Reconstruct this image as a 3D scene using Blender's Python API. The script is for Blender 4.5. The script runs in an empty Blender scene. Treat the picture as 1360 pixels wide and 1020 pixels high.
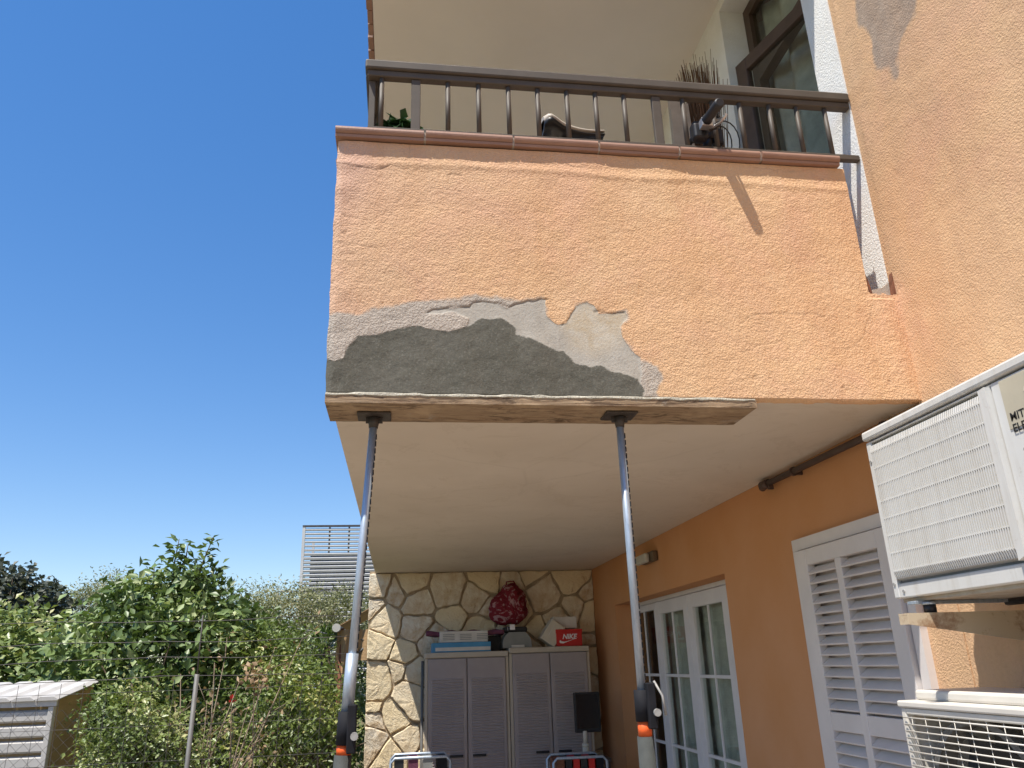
import bpy, bmesh, math, random
import numpy as np
from mathutils import Vector, Matrix
rad = math.radians
sc = bpy.context.scene
C = sc.collection
random.seed(7); rng = np.random.default_rng(7)

# ---------------------------------------------------------------- camera
FPX, EYE = 1036.66, 1.6
RV = Vector((0.990516, -0.133821, -0.031143)); UV_ = Vector((-0.016120, -0.338287, 0.940905)); WV = Vector((0.136448, 0.931479, 0.337236))
cam = bpy.data.cameras.new('camera'); co = bpy.data.objects.new('camera', cam); C.objects.link(co)
co.matrix_world = Matrix(((RV.x, UV_.x, -WV.x, 0), (RV.y, UV_.y, -WV.y, 0), (RV.z, UV_.z, -WV.z, EYE), (0, 0, 0, 1)))
cam.sensor_width = 36; cam.lens = FPX*36/1360; cam.clip_start = .05; cam.clip_end = 3000
sc.camera = co
# ---------------------------------------------------------------- light
SUN = Vector((.33, .305, -1)).normalized()
elev = math.asin(-SUN.z); azi = math.atan2(-SUN.x, -SUN.y)
w = bpy.data.worlds.new("World"); sc.world = w; w.use_nodes = True
nt = w.node_tree; bg = nt.nodes['Background']
sky = nt.nodes.new('ShaderNodeTexSky'); sky.sky_type = 'NISHITA'; sky.sun_disc = False
sky.sun_elevation = elev; sky.sun_rotation = azi; sky.air_density = 1.0; sky.dust_density = 0.1; sky.ozone_density = 3.0
hs = nt.nodes.new('ShaderNodeHueSaturation'); hs.inputs['Saturation'].default_value = 1.24; hs.inputs['Hue'].default_value = .512; nt.links.new(sky.outputs[0], hs.inputs['Color']); gm = nt.nodes.new('ShaderNodeGamma'); gm.inputs[1].default_value = .72; h2 = nt.nodes.new('ShaderNodeHueSaturation'); h2.inputs['Saturation'].default_value = 1.14; h2.inputs['Value'].default_value = 1.40; nt.links.new(hs.outputs[0], gm.inputs[0]); nt.links.new(gm.outputs[0], h2.inputs['Color']); nt.links.new(h2.outputs[0], bg.inputs[0]); bg.inputs[1].default_value = .145
sl = bpy.data.lights.new('sun', 'SUN'); sl.energy = 5; sl.angle = rad(.53); sl.color = (1, .95, .87)
so = bpy.data.objects.new('sun', sl); C.objects.link(so); so.rotation_euler = SUN.to_track_quat('-Z', 'Y').to_euler()
sc.view_settings.view_transform = 'Standard'; sc.view_settings.look = 'None'; sc.view_settings.gamma = 1
sc.view_settings.use_curve_mapping = False; sc.view_settings.exposure = .45
sc.render.engine = 'CYCLES'
try:
    sc.cycles.max_bounces = 8; sc.cycles.diffuse_bounces = 5; sc.cycles.transparent_max_bounces = 12
except Exception: pass

# ---------------------------------------------------------------- places measured on the photograph
def ray(px, py): return RV*(px-680) + UV_*(510-py) + WV*FPX
def oy(px, py, y): r = ray(px, py); return Vector((0, 0, EYE)) + r*(y/r.y)
def ox(px, py, x): r = ray(px, py); return Vector((0, 0, EYE)) + r*(x/r.x)
XW, XL, YF, YB, ZS, ZC = 1.971, -.272, 2.606, 8.15, 2.5, 5.588

# ---------------------------------------------------------------- helpers
def tag(o, label=None, cat=None, group=None, kind=None):
    if label: o['label'] = label
    if cat: o['category'] = cat
    if group: o['group'] = group
    if kind: o['kind'] = kind
    return o
def empty(name, loc, label, cat, group=None):
    o = bpy.data.objects.new(name, None); C.objects.link(o); o.location = loc; o.empty_display_size = .1
    bpy.context.view_layer.update()
    return tag(o, label, cat, group)
LOC = {}
def wloc(o):
    v = Vector(o.location); p = o.parent
    while p: v += Vector(p.location); p = p.parent
    return v
def link(name, me, mat, parent=None, loc=None):
    """mesh given in world coordinates; the object's origin goes to loc (default: mesh centre)"""
    o = bpy.data.objects.new(name, me); C.objects.link(o)
    mats = mat if isinstance(mat, (list, tuple)) else [mat]
    if len(me.materials) == 0:
        for m in mats: me.materials.append(m)
    n = len(me.vertices); a = np.empty(n*3, np.float32); me.vertices.foreach_get('co', a); a = a.reshape(-1, 3)
    c = Vector(loc) if loc is not None else Vector(((a.min(0)+a.max(0))/2).tolist())
    a -= np.array(c); me.vertices.foreach_set('co', a.ravel())
    if parent: o.parent = parent; o.location = c - wloc(parent)
    else: o.location = c
    return o
def empty_at(name, loc, label, cat, group=None): return empty(name, loc, label, cat, group)

class MB:
    def __init__(s): s.v = []; s.f = []; s.m = []; s.mi = 0; s.sm = []
    def add(s, v, f, smooth=False):
        k = len(s.v); s.v += [tuple(p) for p in v]; s.f += [tuple(i+k for i in q) for q in f]; s.m += [s.mi]*len(f); s.sm += [smooth]*len(f); return s
    def box(s, a, b, bev=0.0, M=None):
        bm = bmesh.new(); bmesh.ops.create_cube(bm, size=1)
        ctr = [(a[i]+b[i])/2 for i in range(3)]; sz = [abs(b[i]-a[i]) for i in range(3)]
        for v in bm.verts: v.co = Vector([v.co[i]*sz[i] for i in range(3)])
        if bev > 0: bmesh.ops.bevel(bm, geom=bm.edges[:], offset=min(bev, min(sz)*.45), segments=1 if bev < .004 else 2, affect='EDGES', profile=.5)
        for v in bm.verts: v.co += Vector(ctr)
        if M is not None: bm.transform(M)
        bm.verts.index_update(); s.add([v.co for v in bm.verts], [[v.index for v in f.verts] for f in bm.faces]); bm.free(); return s
    def tube(s, pts, r, n=8, caps=True, smooth=True):
        pts = [Vector(p) for p in pts]; rr = r if isinstance(r, (list, tuple)) else [r]*len(pts)
        V = []; F = []; t0 = (pts[1]-pts[0]).normalized()
        up = Vector((0, 0, 1)) if abs(t0.z) < .9 else Vector((1, 0, 0)); nn = t0.cross(up).normalized()
        for i, p in enumerate(pts):
            t = (pts[min(i+1, len(pts)-1)]-pts[max(i-1, 0)]).normalized()
            nn = (nn - t*nn.dot(t)).normalized(); b = t.cross(nn)
            for k in range(n):
                a = 2*math.pi*k/n; V.append(p + (nn*math.cos(a)+b*math.sin(a))*rr[i])
        for i in range(len(pts)-1):
            for k in range(n): F.append((i*n+k, i*n+(k+1) % n, (i+1)*n+(k+1) % n, (i+1)*n+k))
        s.add(V, F, smooth)
        if caps: k = len(s.v)-len(V); s.f += [tuple(k+i for i in range(n-1, -1, -1)), tuple(k+(len(pts)-1)*n+i for i in range(n))]; s.m += [s.mi]*2; s.sm += [False]*2
        return s
    def prism(s, poly, axis, a, b):
        """poly of 2D points extruded along axis 0/1/2 from a to b"""
        n = len(poly); V = []
        for t in (a, b):
            for p in poly: q = list(p); q.insert(axis, t); V.append(q)
        s.add(V, [tuple(range(n)), tuple(range(2*n-1, n-1, -1))] + [(i, i+n, (i+1) % n+n, (i+1) % n) for i in range(n)]); return s
    def mesh(s, name):
        me = bpy.data.meshes.new(name); me.from_pydata(s.v, [], s.f)
        me.polygons.foreach_set('material_index', s.m); me.polygons.foreach_set('use_smooth', s.sm)
        bm = bmesh.new(); bm.from_mesh(me); bmesh.ops.recalc_face_normals(bm, faces=bm.faces[:]); bm.to_mesh(me); bm.free()
        me.update(); return me
    def build(s, name, mat, parent=None, loc=None):
        mats = mat if isinstance(mat, (list, tuple)) else [mat]
        me = s.mesh(name)
        for m in mats: me.materials.append(m)
        return link(name, me, mat, parent, loc)
def clone(o, parent=None, delta=(0, 0, 0)):
    c = o.copy(); C.objects.link(c); c.parent = parent; c.location = Vector(o.location)+Vector(delta); return c
def copy_tree(o, parent=None, delta=(0, 0, 0)):
    c = clone(o, parent, delta)
    for ch in list(o.children): copy_tree(ch, c)
    return c

# value noise on arrays
class VN:
    def __init__(s, seed): s.r = np.random.default_rng(seed).random((257, 257))*2-1; s.r[256] = s.r[0]; s.r[:, 256] = s.r[:, 0]
    def __call__(s, x, y):
        x = np.asarray(x)+1000.; y = np.asarray(y)+1000.; xi = np.floor(x).astype(int); yi = np.floor(y).astype(int)
        u = x-xi; v = y-yi; u = u*u*(3-2*u); v = v*v*(3-2*v); a = xi % 256; b = yi % 256
        return (s.r[a, b]*(1-u)+s.r[a+1, b]*u)*(1-v)+(s.r[a, b+1]*(1-u)+s.r[a+1, b+1]*u)*v
def fbm(n, x, y, o=4):
    t = 0; a = 1
    for k in range(o): t = t+a*n(x*2**k+k*17.3, y*2**k+k*5.1); a *= .5
    return t
def sdf(poly, X, Y):
    """signed distance, negative inside"""
    P = np.array(poly); d = np.full(X.shape, 1e9); ins = np.zeros(X.shape, bool); n = len(P)
    for i in range(n):
        a = P[i]; b = P[(i+1) % n]; e = b-a; t = np.clip(((X-a[0])*e[0]+(Y-a[1])*e[1])/(e@e), 0, 1)
        d = np.minimum(d, np.hypot(X-a[0]-t*e[0], Y-a[1]-t*e[1]))
        c = ((a[1] > Y) != (b[1] > Y)) & (X < (b[0]-a[0])*(Y-a[1])/((b[1]-a[1]) if b[1] != a[1] else 1e-9)+a[0]); ins ^= c
    return np.where(ins, -d, d)
def pldist(P, X, Y):
    d = np.full(X.shape, 1e9)
    for a, b in zip(P[:-1], P[1:]):
        a = np.array(a); e = np.array(b)-a; t = np.clip(((X-a[0])*e[0]+(Y-a[1])*e[1])/(e@e), 0, 1)
        d = np.minimum(d, np.hypot(X-a[0]-t*e[0], Y-a[1]-t*e[1]))
    return d

# ---------------------------------------------------------------- materials
class Mt:
    def __init__(s, name, rough=.8, spec=.3, metal=0):
        s.m = bpy.data.materials.new(name); s.m.use_nodes = True; s.t = s.m.node_tree; s.b = s.t.nodes['Principled BSDF']
        s.b.inputs['Roughness'].default_value = rough; s.b.inputs['Specular IOR Level'].default_value = spec; s.b.inputs['Metallic'].default_value = metal
        s.tc = s.t.nodes.new('ShaderNodeTexCoord'); s.co = s.tc.outputs['Object']
    def L(s, a, b): s.t.links.new(a, b)
    def world(s):
        g = s.t.nodes.new('ShaderNodeNewGeometry'); s.co = g.outputs['Position']; return s
    def map(s, scale=(1, 1, 1)):
        n = s.t.nodes.new('ShaderNodeMapping'); n.inputs['Scale'].default_value = scale; s.L(s.co, n.inputs[0]); return n.outputs[0]
    def noise(s, sc_, det=4, rough=.55, dist=0, v=None):
        n = s.t.nodes.new('ShaderNodeTexNoise'); n.inputs['Scale'].default_value = sc_; n.inputs['Detail'].default_value = det
        n.inputs['Roughness'].default_value = rough; n.inputs['Distortion'].default_value = dist; s.L(v or s.co, n.inputs['Vector']); return n.outputs[0]
    def vor(s, sc_, feat='F1', v=None):
        n = s.t.nodes.new('ShaderNodeTexVoronoi'); n.feature = feat; n.inputs['Scale'].default_value = sc_; s.L(v or s.co, n.inputs['Vector']); return n.outputs[0]
    def ramp(s, x, stops, interp='LINEAR'):
        n = s.t.nodes.new('ShaderNodeValToRGB'); e = n.color_ramp.elements; n.color_ramp.interpolation = interp
        while len(e) < len(stops): e.new(.5)
        for q, (p, c) in zip(e, stops): q.position = p; q.color = (c, c, c, 1) if isinstance(c, (int, float)) else (*c, 1)
        s.L(x, n.inputs[0]); return n.outputs[0]
    def mix(s, f, a, b, mode='MIX'):
        n = s.t.nodes.new('ShaderNodeMix'); n.data_type = 'RGBA'; n.blend_type = mode
        for k, x in ((0, f), (6, a), (7, b)):
            if isinstance(x, (int, float)): n.inputs[k].default_value = x
            elif isinstance(x, tuple): n.inputs[k].default_value = (*x, 1)
            else: s.L(x, n.inputs[k])
        return n.outputs[2]
    def math(s, op, a, b=0):
        n = s.t.nodes.new('ShaderNodeMath'); n.operation = op
        for k, x in ((0, a), (1, b)):
            if isinstance(x, (int, float)): n.inputs[k].default_value = x
            else: s.L(x, n.inputs[k])
        return n.outputs[0]
    def attr(s, name):
        n = s.t.nodes.new('ShaderNodeAttribute'); n.attribute_name = name; return n
    def rand(s): return s.t.nodes.new('ShaderNodeObjectInfo').outputs['Random']
    def col(s, c):
        if isinstance(c, tuple): s.b.inputs['Base Color'].default_value = (*c, 1)
        else: s.L(c, s.b.inputs['Base Color'])
        return s
    def bump(s, h, dist=.01, strength=1):
        n = s.t.nodes.new('ShaderNodeBump'); n.inputs['Distance'].default_value = dist; n.inputs['Strength'].default_value = strength
        s.L(h, n.inputs['Height']); s.L(n.outputs[0], s.b.inputs['Normal']); return s
def plain(name, c, rough=.6, spec=.4, metal=0, var=.12, sc_=6, bump=0):
    t = Mt(name, rough, spec, metal); n = t.noise(sc_, 5, .6)
    t.col(t.mix(t.ramp(n, [(.3, 0.), (.7, 1.)]), tuple(x*(1-var) for x in c), tuple(min(1, x*(1+var)) for x in c)))
    if bump: t.bump(t.noise(sc_*12, 4), bump)
    return t.m

OR_A, OR_B = (.74, .49, .285), (.70, .43, .24)
def stucco_nodes(t, pos_scale=1):
    n1 = t.noise(1.4, 3); n2 = t.noise(9, 5, .65); n3 = t.noise(70, 3)
    c = t.mix(t.ramp(n1, [(.35, 0.), (.65, 1.)]), OR_A, OR_B)
    c = t.mix(t.math('MULTIPLY', t.ramp(t.noise(2.6, 5, .6, .8), [(.48, 0.), (.68, 1.)]), .55), c, (.72, .42, .28))
    c = t.mix(t.math('MULTIPLY', t.ramp(t.noise(3.7, 4, .6, .5), [(.55, 0.), (.72, 1.)]), .45), c, (.80, .56, .33))
    c = t.mix(t.math('MULTIPLY', t.ramp(n2, [(.45, 0.), (.8, 1.)]), .35), c, (.68, .44, .29))
    c = t.mix(t.math('MULTIPLY', t.ramp(n3, [(.35, 1.), (.55, 0.)]), .14), c, (.50, .28, .16))
    return c
def stucco_height(t, s1=125, s2=300):
    a = t.ramp(t.noise(s1, 2, .5, .6), [(.36, 0.), (.66, 1.)]); b = t.noise(s2, 2)
    return t.math('ADD', a, t.math('MULTIPLY', b, .35))
# front of the balcony: paint / exposed render / new cement
t = Mt('balcony_render', .93, .15).world()
orange = stucco_nodes(t)
an = t.attr('layers').outputs['Color']; sp = t.t.nodes.new('ShaderNodeSeparateColor'); t.L(an, sp.inputs[0])
old, smooth_, dark = sp.outputs[0], sp.outputs[1], sp.outputs[2]
crk = t.attr('crack').outputs['Fac']; tan = t.attr('tan').outputs['Fac']; pink = t.attr('pink').outputs['Fac']
def cut(x, w=.08): return t.ramp(x, [(.5-w, 0.), (.5+w, 1.)])
g_old = t.mix(t.ramp(t.noise(16, 5, .7), [(.35, 0.), (.7, 1.)]), (.50, .45, .385), (.43, .385, .33))
g_sm = t.mix(t.ramp(t.noise(22, 6, .7), [(.3, 0.), (.7, 1.)]), (.42, .39, .335), (.52, .485, .42))
tanc = t.mix(t.ramp(t.noise(14, 5, .7, .5), [(.35, 0.), (.7, 1.)]), (.56, .51, .42), (.48, .38, .25))
dk = t.mix(t.ramp(t.noise(9, 6, .7), [(.35, 0.), (.7, 1.)]), (.115, .11, .088), (.155, .148, .122))
dk = t.mix(t.math('MULTIPLY', t.ramp(t.noise(120, 3), [(.55, 0.), (.72, 1.)]), .5), dk, (.24, .23, .195))
dk = t.mix(t.math('MULTIPLY', t.ramp(t.noise(85, 4, .7), [(.30, 1.), (.45, 0.)]), .55), dk, (.075, .072, .06))
g_sm = t.mix(t.math('MULTIPLY', t.ramp(t.noise(75, 4, .7), [(.33, 1.), (.46, 0.)]), .35), g_sm, (.30, .265, .22))
c = t.mix(t.math('MULTIPLY', pink, .75), orange, (.66, .43, .33))
oldf = t.math('ADD', old, t.math('MULTIPLY', t.math('SUBTRACT', t.noise(28, 5, .7), .5), .5))
c = t.mix(t.math('MULTIPLY', t.ramp(oldf, [(.38, 0.), (.68, 1.)]), .93), c, g_old)
c = t.mix(cut(smooth_), c, g_sm); c = t.mix(t.math('MULTIPLY', tan, cut(smooth_)), c, tanc)
c = t.mix(t.ramp(t.math('ADD', dark, t.math('MULTIPLY', t.math('SUBTRACT', t.noise(55, 5, .75), .5), .9)), [(.38, 0.), (.62, 1.)]), c, dk)
str_ = t.ramp(t.noise(2.2, 6, .7, .2, t.map((4, 1, .28))), [(.46, 0.), (.72, 1.)]); c = t.mix(t.math('MULTIPLY', str_, .32), c, t.mix(1., c, (.80, .70, .60), 'MULTIPLY'))
c = t.mix(t.math('MULTIPLY', crk, .75), c, (.10, .065, .045))
t.col(c)
sh_ = t.math('SUBTRACT', 1, t.math('MAXIMUM', cut(smooth_), cut(dark)))
hh = t.math('ADD', t.math('MULTIPLY', stucco_height(t), t.math('MULTIPLY_ADD', sh_, .85)), t.math('MULTIPLY', t.noise(110, 5, .7), .9))
for nd in t.t.nodes:
    if nd.type == 'MATH' and nd.operation == 'MULTIPLY_ADD': nd.inputs[2].default_value = .15
t.bump(hh, .0026, .7); M_FRONT = t.m
# sunlit and shaded house wall
t = Mt('house_render', .93, .15).world(); c = stucco_nodes(t)
pt = t.attr('patch').outputs['Fac']; f = t.ramp(t.math('ADD', pt, t.math('MULTIPLY', t.math('SUBTRACT', t.noise(22, 5, .7), .5), .5)), [(.40, 0.), (.66, 1.)])
c = t.mix(t.math('MULTIPLY', f, .9), c, t.mix(t.ramp(t.noise(12, 5, .7), [(.4, 0.), (.65, 1.)]), (.30, .25, .21), (.40, .33, .27)))
c = t.mix(t.math('MULTIPLY', t.ramp(t.noise(2.2, 6, .65, .3, t.map((3, 3, .5))), [(.42, 0.), (.7, 1.)]), .4), c, (.50, .32, .20))
t.col(t.mix(.13, c, (.42, .27, .17))); t.bump(stucco_height(t), .0022, .65); M_WALL = t.m
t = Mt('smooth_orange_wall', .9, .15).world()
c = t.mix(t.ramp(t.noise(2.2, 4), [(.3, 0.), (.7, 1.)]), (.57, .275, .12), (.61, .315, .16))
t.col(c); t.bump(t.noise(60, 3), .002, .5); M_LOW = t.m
t = Mt('white_render', .9, .2).world()
c = t.mix(t.ramp(t.noise(5, 6, .7), [(.35, 0.), (.7, 1.)]), (.86, .85, .81), (.78, .76, .71))
t.col(c); t.bump(stucco_height(t, 110, 260), .0022, .6); M_WHITE = t.m
t = Mt('soffit_paint', .92, .15).world()
c = t.mix(t.ramp(t.noise(1.1, 5, .6, .4), [(.3, 0.), (.7, 1.)]), (.66, .585, .49), (.74, .66, .56))
c = t.mix(t.math('MULTIPLY', t.ramp(t.noise(.7, 4, .5, 1), [(.55, 0.), (.75, 1.)]), .3), c, (.5, .42, .33))
vd = t.vor(.75, 'DISTANCE_TO_EDGE', v=t.mix(.12, t.map((1, .6, 1)), t.t.nodes.new('ShaderNodeTexNoise').outputs[1]))
hl = t.math('MULTIPLY', t.ramp(vd, [(0., 1.), (.006, 0.)]), t.ramp(t.noise(1.3, 3), [(.5, 0.), (.62, 1.)]))
c = t.mix(t.math('MULTIPLY', hl, .12), c, (.30, .24, .18))
c = t.mix(t.math('MULTIPLY', t.ramp(t.noise(2.4, 7, .7, 1.5), [(.56, 0.), (.6, .7), (.64, 0.)]), .22), c, (.42, .33, .23))
c = t.mix(t.math('MULTIPLY', t.ramp(t.noise(9, 7, .75), [(.55, 0.), (.75, 1.)]), .25), c, (.55, .47, .38))
t.col(c); t.bump(t.noise(4, 5), .006, .5); M_SOF = t.m
M_CEIL = plain('ceiling_paint', (.80, .735, .65), .92, .15, 0, .05, 1)
t = Mt('coping_clay', .55, .4).world()
c = t.mix(t.ramp(t.noise(9, 5, .65), [(.3, 0.), (.7, 1.)]), (.30, .165, .115), (.37, .215, .15))
t.col(t.mix(t.math('MULTIPLY', t.rand(), .25), c, (.25, .15, .12))); t.bump(t.noise(80, 3), .0015, .5); M_COPE = t.m
M_MORTAR = plain('pale_mortar', (.5, .42, .34), .95, .1, 0, .2, 30, .004)
M_RAIL = plain('railing_paint', (.10, .082, .064), .55, .3, 0, .15, 8)
t = Mt('limestone', .9, .2); r = t.rand()
n = t.noise(5, 6, .7, .4)
c = t.mix(t.ramp(n, [(.3, 0.), (.7, 1.)]), (.80, .64, .39), (.88, .75, .52))
c = t.mix(t.ramp(r, [(.25, 0.), (.55, .6), (.95, 1.)]), c, t.mix(t.ramp(n, [(.4, 0.), (.62, 1.)]), (.84, .78, .66), (.58, .41, .24)))
c = t.mix(t.math('MULTIPLY', t.ramp(t.noise(11, 6, .75, .8), [(.56, 0.), (.72, 1.)]), .65), c, (.42, .22, .09))
t.col(c); t.bump(t.math('ADD', t.noise(9, 7, .72, .6), t.math('MULTIPLY', t.noise(45, 5, .7), .35)), .030, .75); M_STONE = t.m
M_JOINT = plain('stone_joint', (.46, .36, .245), .95, .1, 0, .25, 14, .01)
t = Mt('plank_wood', .75, .25).world(); v = t.map((2.2, 14, 30))
n = t.noise(2.4, 6, .65, 1.6, v)
c = t.mix(t.ramp(n, [(.3, 0.), (.5, .5), (.7, 1.)]), (.21, .13, .075), (.43, .32, .205))
c = t.mix(t.math('MULTIPLY', t.ramp(t.noise(5, 5, .7), [(.52, 0.), (.7, 1.)]), .75), c, (.52, .38, .24))
c = t.mix(t.math('MULTIPLY', t.ramp(t.noise(5, 6, .75, 1.2, t.map((1, 4, 6))), [(.52, 0.), (.62, 1.)]), .85), c, (.10, .065, .04))
c = t.mix(t.ramp(t.noise(3.3, 6, .7), [(.6, 0.), (.68, 1.)]), c, (.36, .33, .29))
t.col(c); t.bump(n, .004); M_PLANK = t.m
t = Mt('galvanised', .42, .5, .45).world(); v = t.map((30, 30, 5))
t.col(t.mix(t.ramp(t.noise(3, 5, .7, .3, v), [(.3, 0.), (.7, 1.)]), (.30, .36, .43), (.50, .56, .62))); M_GALV = t.m
M_BLACK = plain('black_steel', (.014, .014, .017), .75, .2, 0, .3, 20)
M_DKPLATE = plain('dark_steel_plate', (.07, .058, .05), .6, .4, .3, .3, 25)
M_ORANGE = plain('orange_paint', (.85, .13, .025), .5, .4, 0, .1, 30)
M_PROPGREY = plain('painted_grey_tube', (.06, .064, .06), .75, .2, 0, .2, 18, .001)
M_ALU = plain('white_lacquer', (.72, .70, .70), .42, .4, 0, .06, 5)
M_SHUT = plain('shutter_lacquer', (.72, .67, .64), .45, .4, 0, .06, 5)
M_ACW = plain('ac_cream', (.66, .62, .55), .45, .4, 0, .06, 9)
t = Mt('ac_off_white', .45, .4).world()
c = t.mix(t.ramp(t.noise(4, 5, .6), [(.3, 0.), (.7, 1.)]), (.67, .66, .63), (.63, .61, .565))
c = t.mix(t.math('MULTIPLY', t.ramp(t.noise(5, 6, .7, .3, t.map((5, 5, .6))), [(.48, 0.), (.75, 1.)]), .38), c, (.42, .37, .30))
c = t.mix(t.math('MULTIPLY', t.ramp(t.noise(60, 4, .7), [(.62, 0.), (.72, 1.)]), .35), c, (.35, .29, .22))
t.col(c); M_ACS = t.m
t = Mt('ac_zinc', .5, .4, .25).world()
t.col(t.mix(t.ramp(t.noise(6, 6, .7), [(.4, 0.), (.7, 1.)]), (.52, .47, .40), (.34, .24, .15))); M_ACB = t.m
M_ACDARK = plain('ac_inside', (.22, .215, .20), .8, .2, 0, .2, 12)
M_FAN = plain('fan_black', (.02, .02, .02), .5, .4)
M_COIL = plain('coil_grey', (.18, .175, .165), .7, .3, .3, .3, 60)
t = Mt('bracket_paint', .55, .35).world()
t.col(t.mix(t.ramp(t.noise(8, 6, .75), [(.5, 0.), (.66, 1.)]), (.58, .46, .31), (.30, .16, .08))); M_BRK = t.m
M_RUST = plain('rusty_steel', (.20, .085, .05), .85, .2, 0, .4, 20, .002)
M_WOODDK = plain('dark_stained_wood', (.085, .052, .035), .45, .45, 0, .2, 12)
M_CURT = plain('net_curtain', (.58, .56, .50), .95, .1, 0, .2, 10)
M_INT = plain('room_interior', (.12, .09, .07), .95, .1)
t = Mt('window_glass', .03, .5)
tr = t.t.nodes.new('ShaderNodeBsdfTransparent'); tr.inputs[0].default_value = (.86, .9, .88, 1); gl = t.t.nodes.new('ShaderNodeBsdfGlossy'); gl.inputs['Roughness'].default_value = .03
fr = t.t.nodes.new('ShaderNodeFresnel'); fr.inputs[0].default_value = 1.5; mx = t.t.nodes.new('ShaderNodeMixShader')
gb = t.t.nodes.new('ShaderNodeNewGeometry'); t.L(t.math('MULTIPLY', fr.outputs[0], t.math('SUBTRACT', 1, gb.outputs['Backfacing'])), mx.inputs[0]); t.L(tr.outputs[0], mx.inputs[1]); t.L(gl.outputs[0], mx.inputs[2])
t.L(mx.outputs[0], t.t.nodes['Material Output'].inputs[0]); M_GLASS = t.m
M_CAB = plain('cabinet_grey_plastic', (.37, .315, .30), .6, .35, 0, .1, 4)
M_CABTOP = plain('cabinet_beige_plastic', (.50, .43, .34), .6, .35, 0, .1, 4)
M_SCREEN = plain('screen_black', (.012, .012, .014), .18, .5)
M_PLBLACK = plain('black_plastic', (.02, .02, .022), .5, .4)
M_CARD = plain('white_card', (.62, .58, .52), .7, .3, 0, .1, 9)
M_CARDT = plain('cream_card', (.62, .55, .44), .75, .3, 0, .08, 9)
M_BLUE = plain('blue_card', (.07, .27, .46), .55, .4, 0, .15, 9)
M_RED = plain('red_card', (.55, .02, .015), .5, .4, 0, .1, 9)
M_PURP = plain('plum_fabric', (.16, .055, .09), .85, .2, 0, .25, 20, .003)
M_GREYC = plain('grey_plastic', (.24, .24, .22), .5, .35, 0, .1, 9)
t = Mt('red_floral_cloth', .8, .3)
c = t.mix(t.ramp(t.noise(9, 4, .6, 2.4), [(.53, 0.), (.60, 1.)]), (.20, .014, .026), (.44, .26, .27)); t.col(c); t.bump(t.noise(18, 4, .6, 1), .02); M_BAG = t.m
M_TEXT = plain('black_print', (.02, .02, .02), .6, .3); M_WTEXT = plain('white_print', (.8, .75, .75), .6, .3)
t = Mt('patio_tile', .8, .3).world()
n = t.t.nodes.new('ShaderNodeTexBrick'); n.offset = 0; n.inputs['Scale'].default_value = 1; n.inputs['Brick Width'].default_value = .4; n.inputs['Row Height'].default_value = .4; n.inputs['Mortar Size'].default_value = .006
n.inputs['Color1'].default_value = (.30, .25, .20, 1); n.inputs['Color2'].default_value = (.27, .22, .175, 1); n.inputs['Mortar'].default_value = (.2, .17, .15, 1)
t.L(t.co, n.inputs[0]); t.col(n.outputs[0]); M_PATIO = t.m
t = Mt('dry_soil', .98, .1).world()
t.col(t.mix(t.ramp(t.noise(.8, 8, .7), [(.35, 0.), (.65, 1.)]), (.20, .15, .09), (.11, .11, .045))); t.bump(t.noise(6, 8), .06); M_SOIL = t.m
def leafmat(name, a, b, c=None, transl=.3, rough=.45):
    t = Mt(name, rough, .45); r = t.attr('lf').outputs['Fac']
    st = [(0., a), (.7, b)] + ([(1., c)] if c else [])
    col = t.ramp(r, st); t.col(col)
    tl = t.t.nodes.new('ShaderNodeBsdfTranslucent'); t.L(t.mix(1., col, (1., 1.1, .55), 'MULTIPLY'), tl.inputs[0])
    mx = t.t.nodes.new('ShaderNodeMixShader'); mx.inputs[0].default_value = transl
    t.L(t.b.outputs[0], mx.inputs[1]); t.L(tl.outputs[0], mx.inputs[2]); t.L(mx.outputs[0], t.t.nodes['Material Output'].inputs[0]); return t.m
L_CIT = leafmat('citrus_leaf', (.075, .12, .035), (.20, .28, .09), (.46, .50, .25), .18, .42)
L_DARK = leafmat('purple_leaf', (.035, .05, .03), (.075, .085, .055), (.12, .12, .08), .15)
L_GREY = leafmat('grey_green_leaf', (.18, .19, .09), (.28, .285, .14), (.34, .30, .18), .2, .6)
L_LIME = leafmat('lime_leaf', (.10, .145, .04), (.23, .29, .08), (.52, .48, .19), .28, .38)
L_MID = leafmat('hedge_leaf', (.11, .155, .045), (.24, .30, .09), (.46, .44, .20), .2, .38)
L_DRY = leafmat('dry_leaf', (.26, .16, .09), (.42, .30, .18), (.5, .36, .2), .2, .8)
L_PALM = leafmat('palm_leaf', (.04, .08, .02), (.10, .15, .045), (.16, .2, .07), .2, .4)
L_POT = leafmat('pot_leaf', (.02, .05, .02), (.04, .09, .035), None, .15, .3)
M_BARK = plain('bark', (.16, .12, .085), .9, .15, 0, .3, 18, .01)
M_DEAD = plain('dead_wood', (.27, .21, .15), .9, .15, 0, .25, 18, .005)
M_TWIG = plain('dry_broom_twig', (.17, .085, .04), .85, .2, 0, .3, 18)
M_WIRE = plain('fence_wire', (.10, .09, .085), .6, .3, .3, .2, 10)
M_POST2 = plain('worn_clamp_metal', (.34, .33, .31), .6, .3, .2, .3, 30)
M_POST = plain('fence_post_zinc', (.17, .165, .155), .6, .3, .2, .2, 10)
M_SHEDW = plain('shed_white', (.50, .48, .45), .6, .3, 0, .1, 5)
M_SHEDT = plain('shed_tan', (.40, .29, .15), .8, .2, 0, .15, 5)
M_LOUV = plain('louvre_pale', (.62, .60, .57), .5, .4, 0, .08, 1)
M_LOUVD = plain('louvre_backing', (.13, .125, .12), .8, .2)
M_CANV = plain('awning_canvas', (.48, .31, .16), .9, .15, 0, .15, 4, .004)
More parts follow.
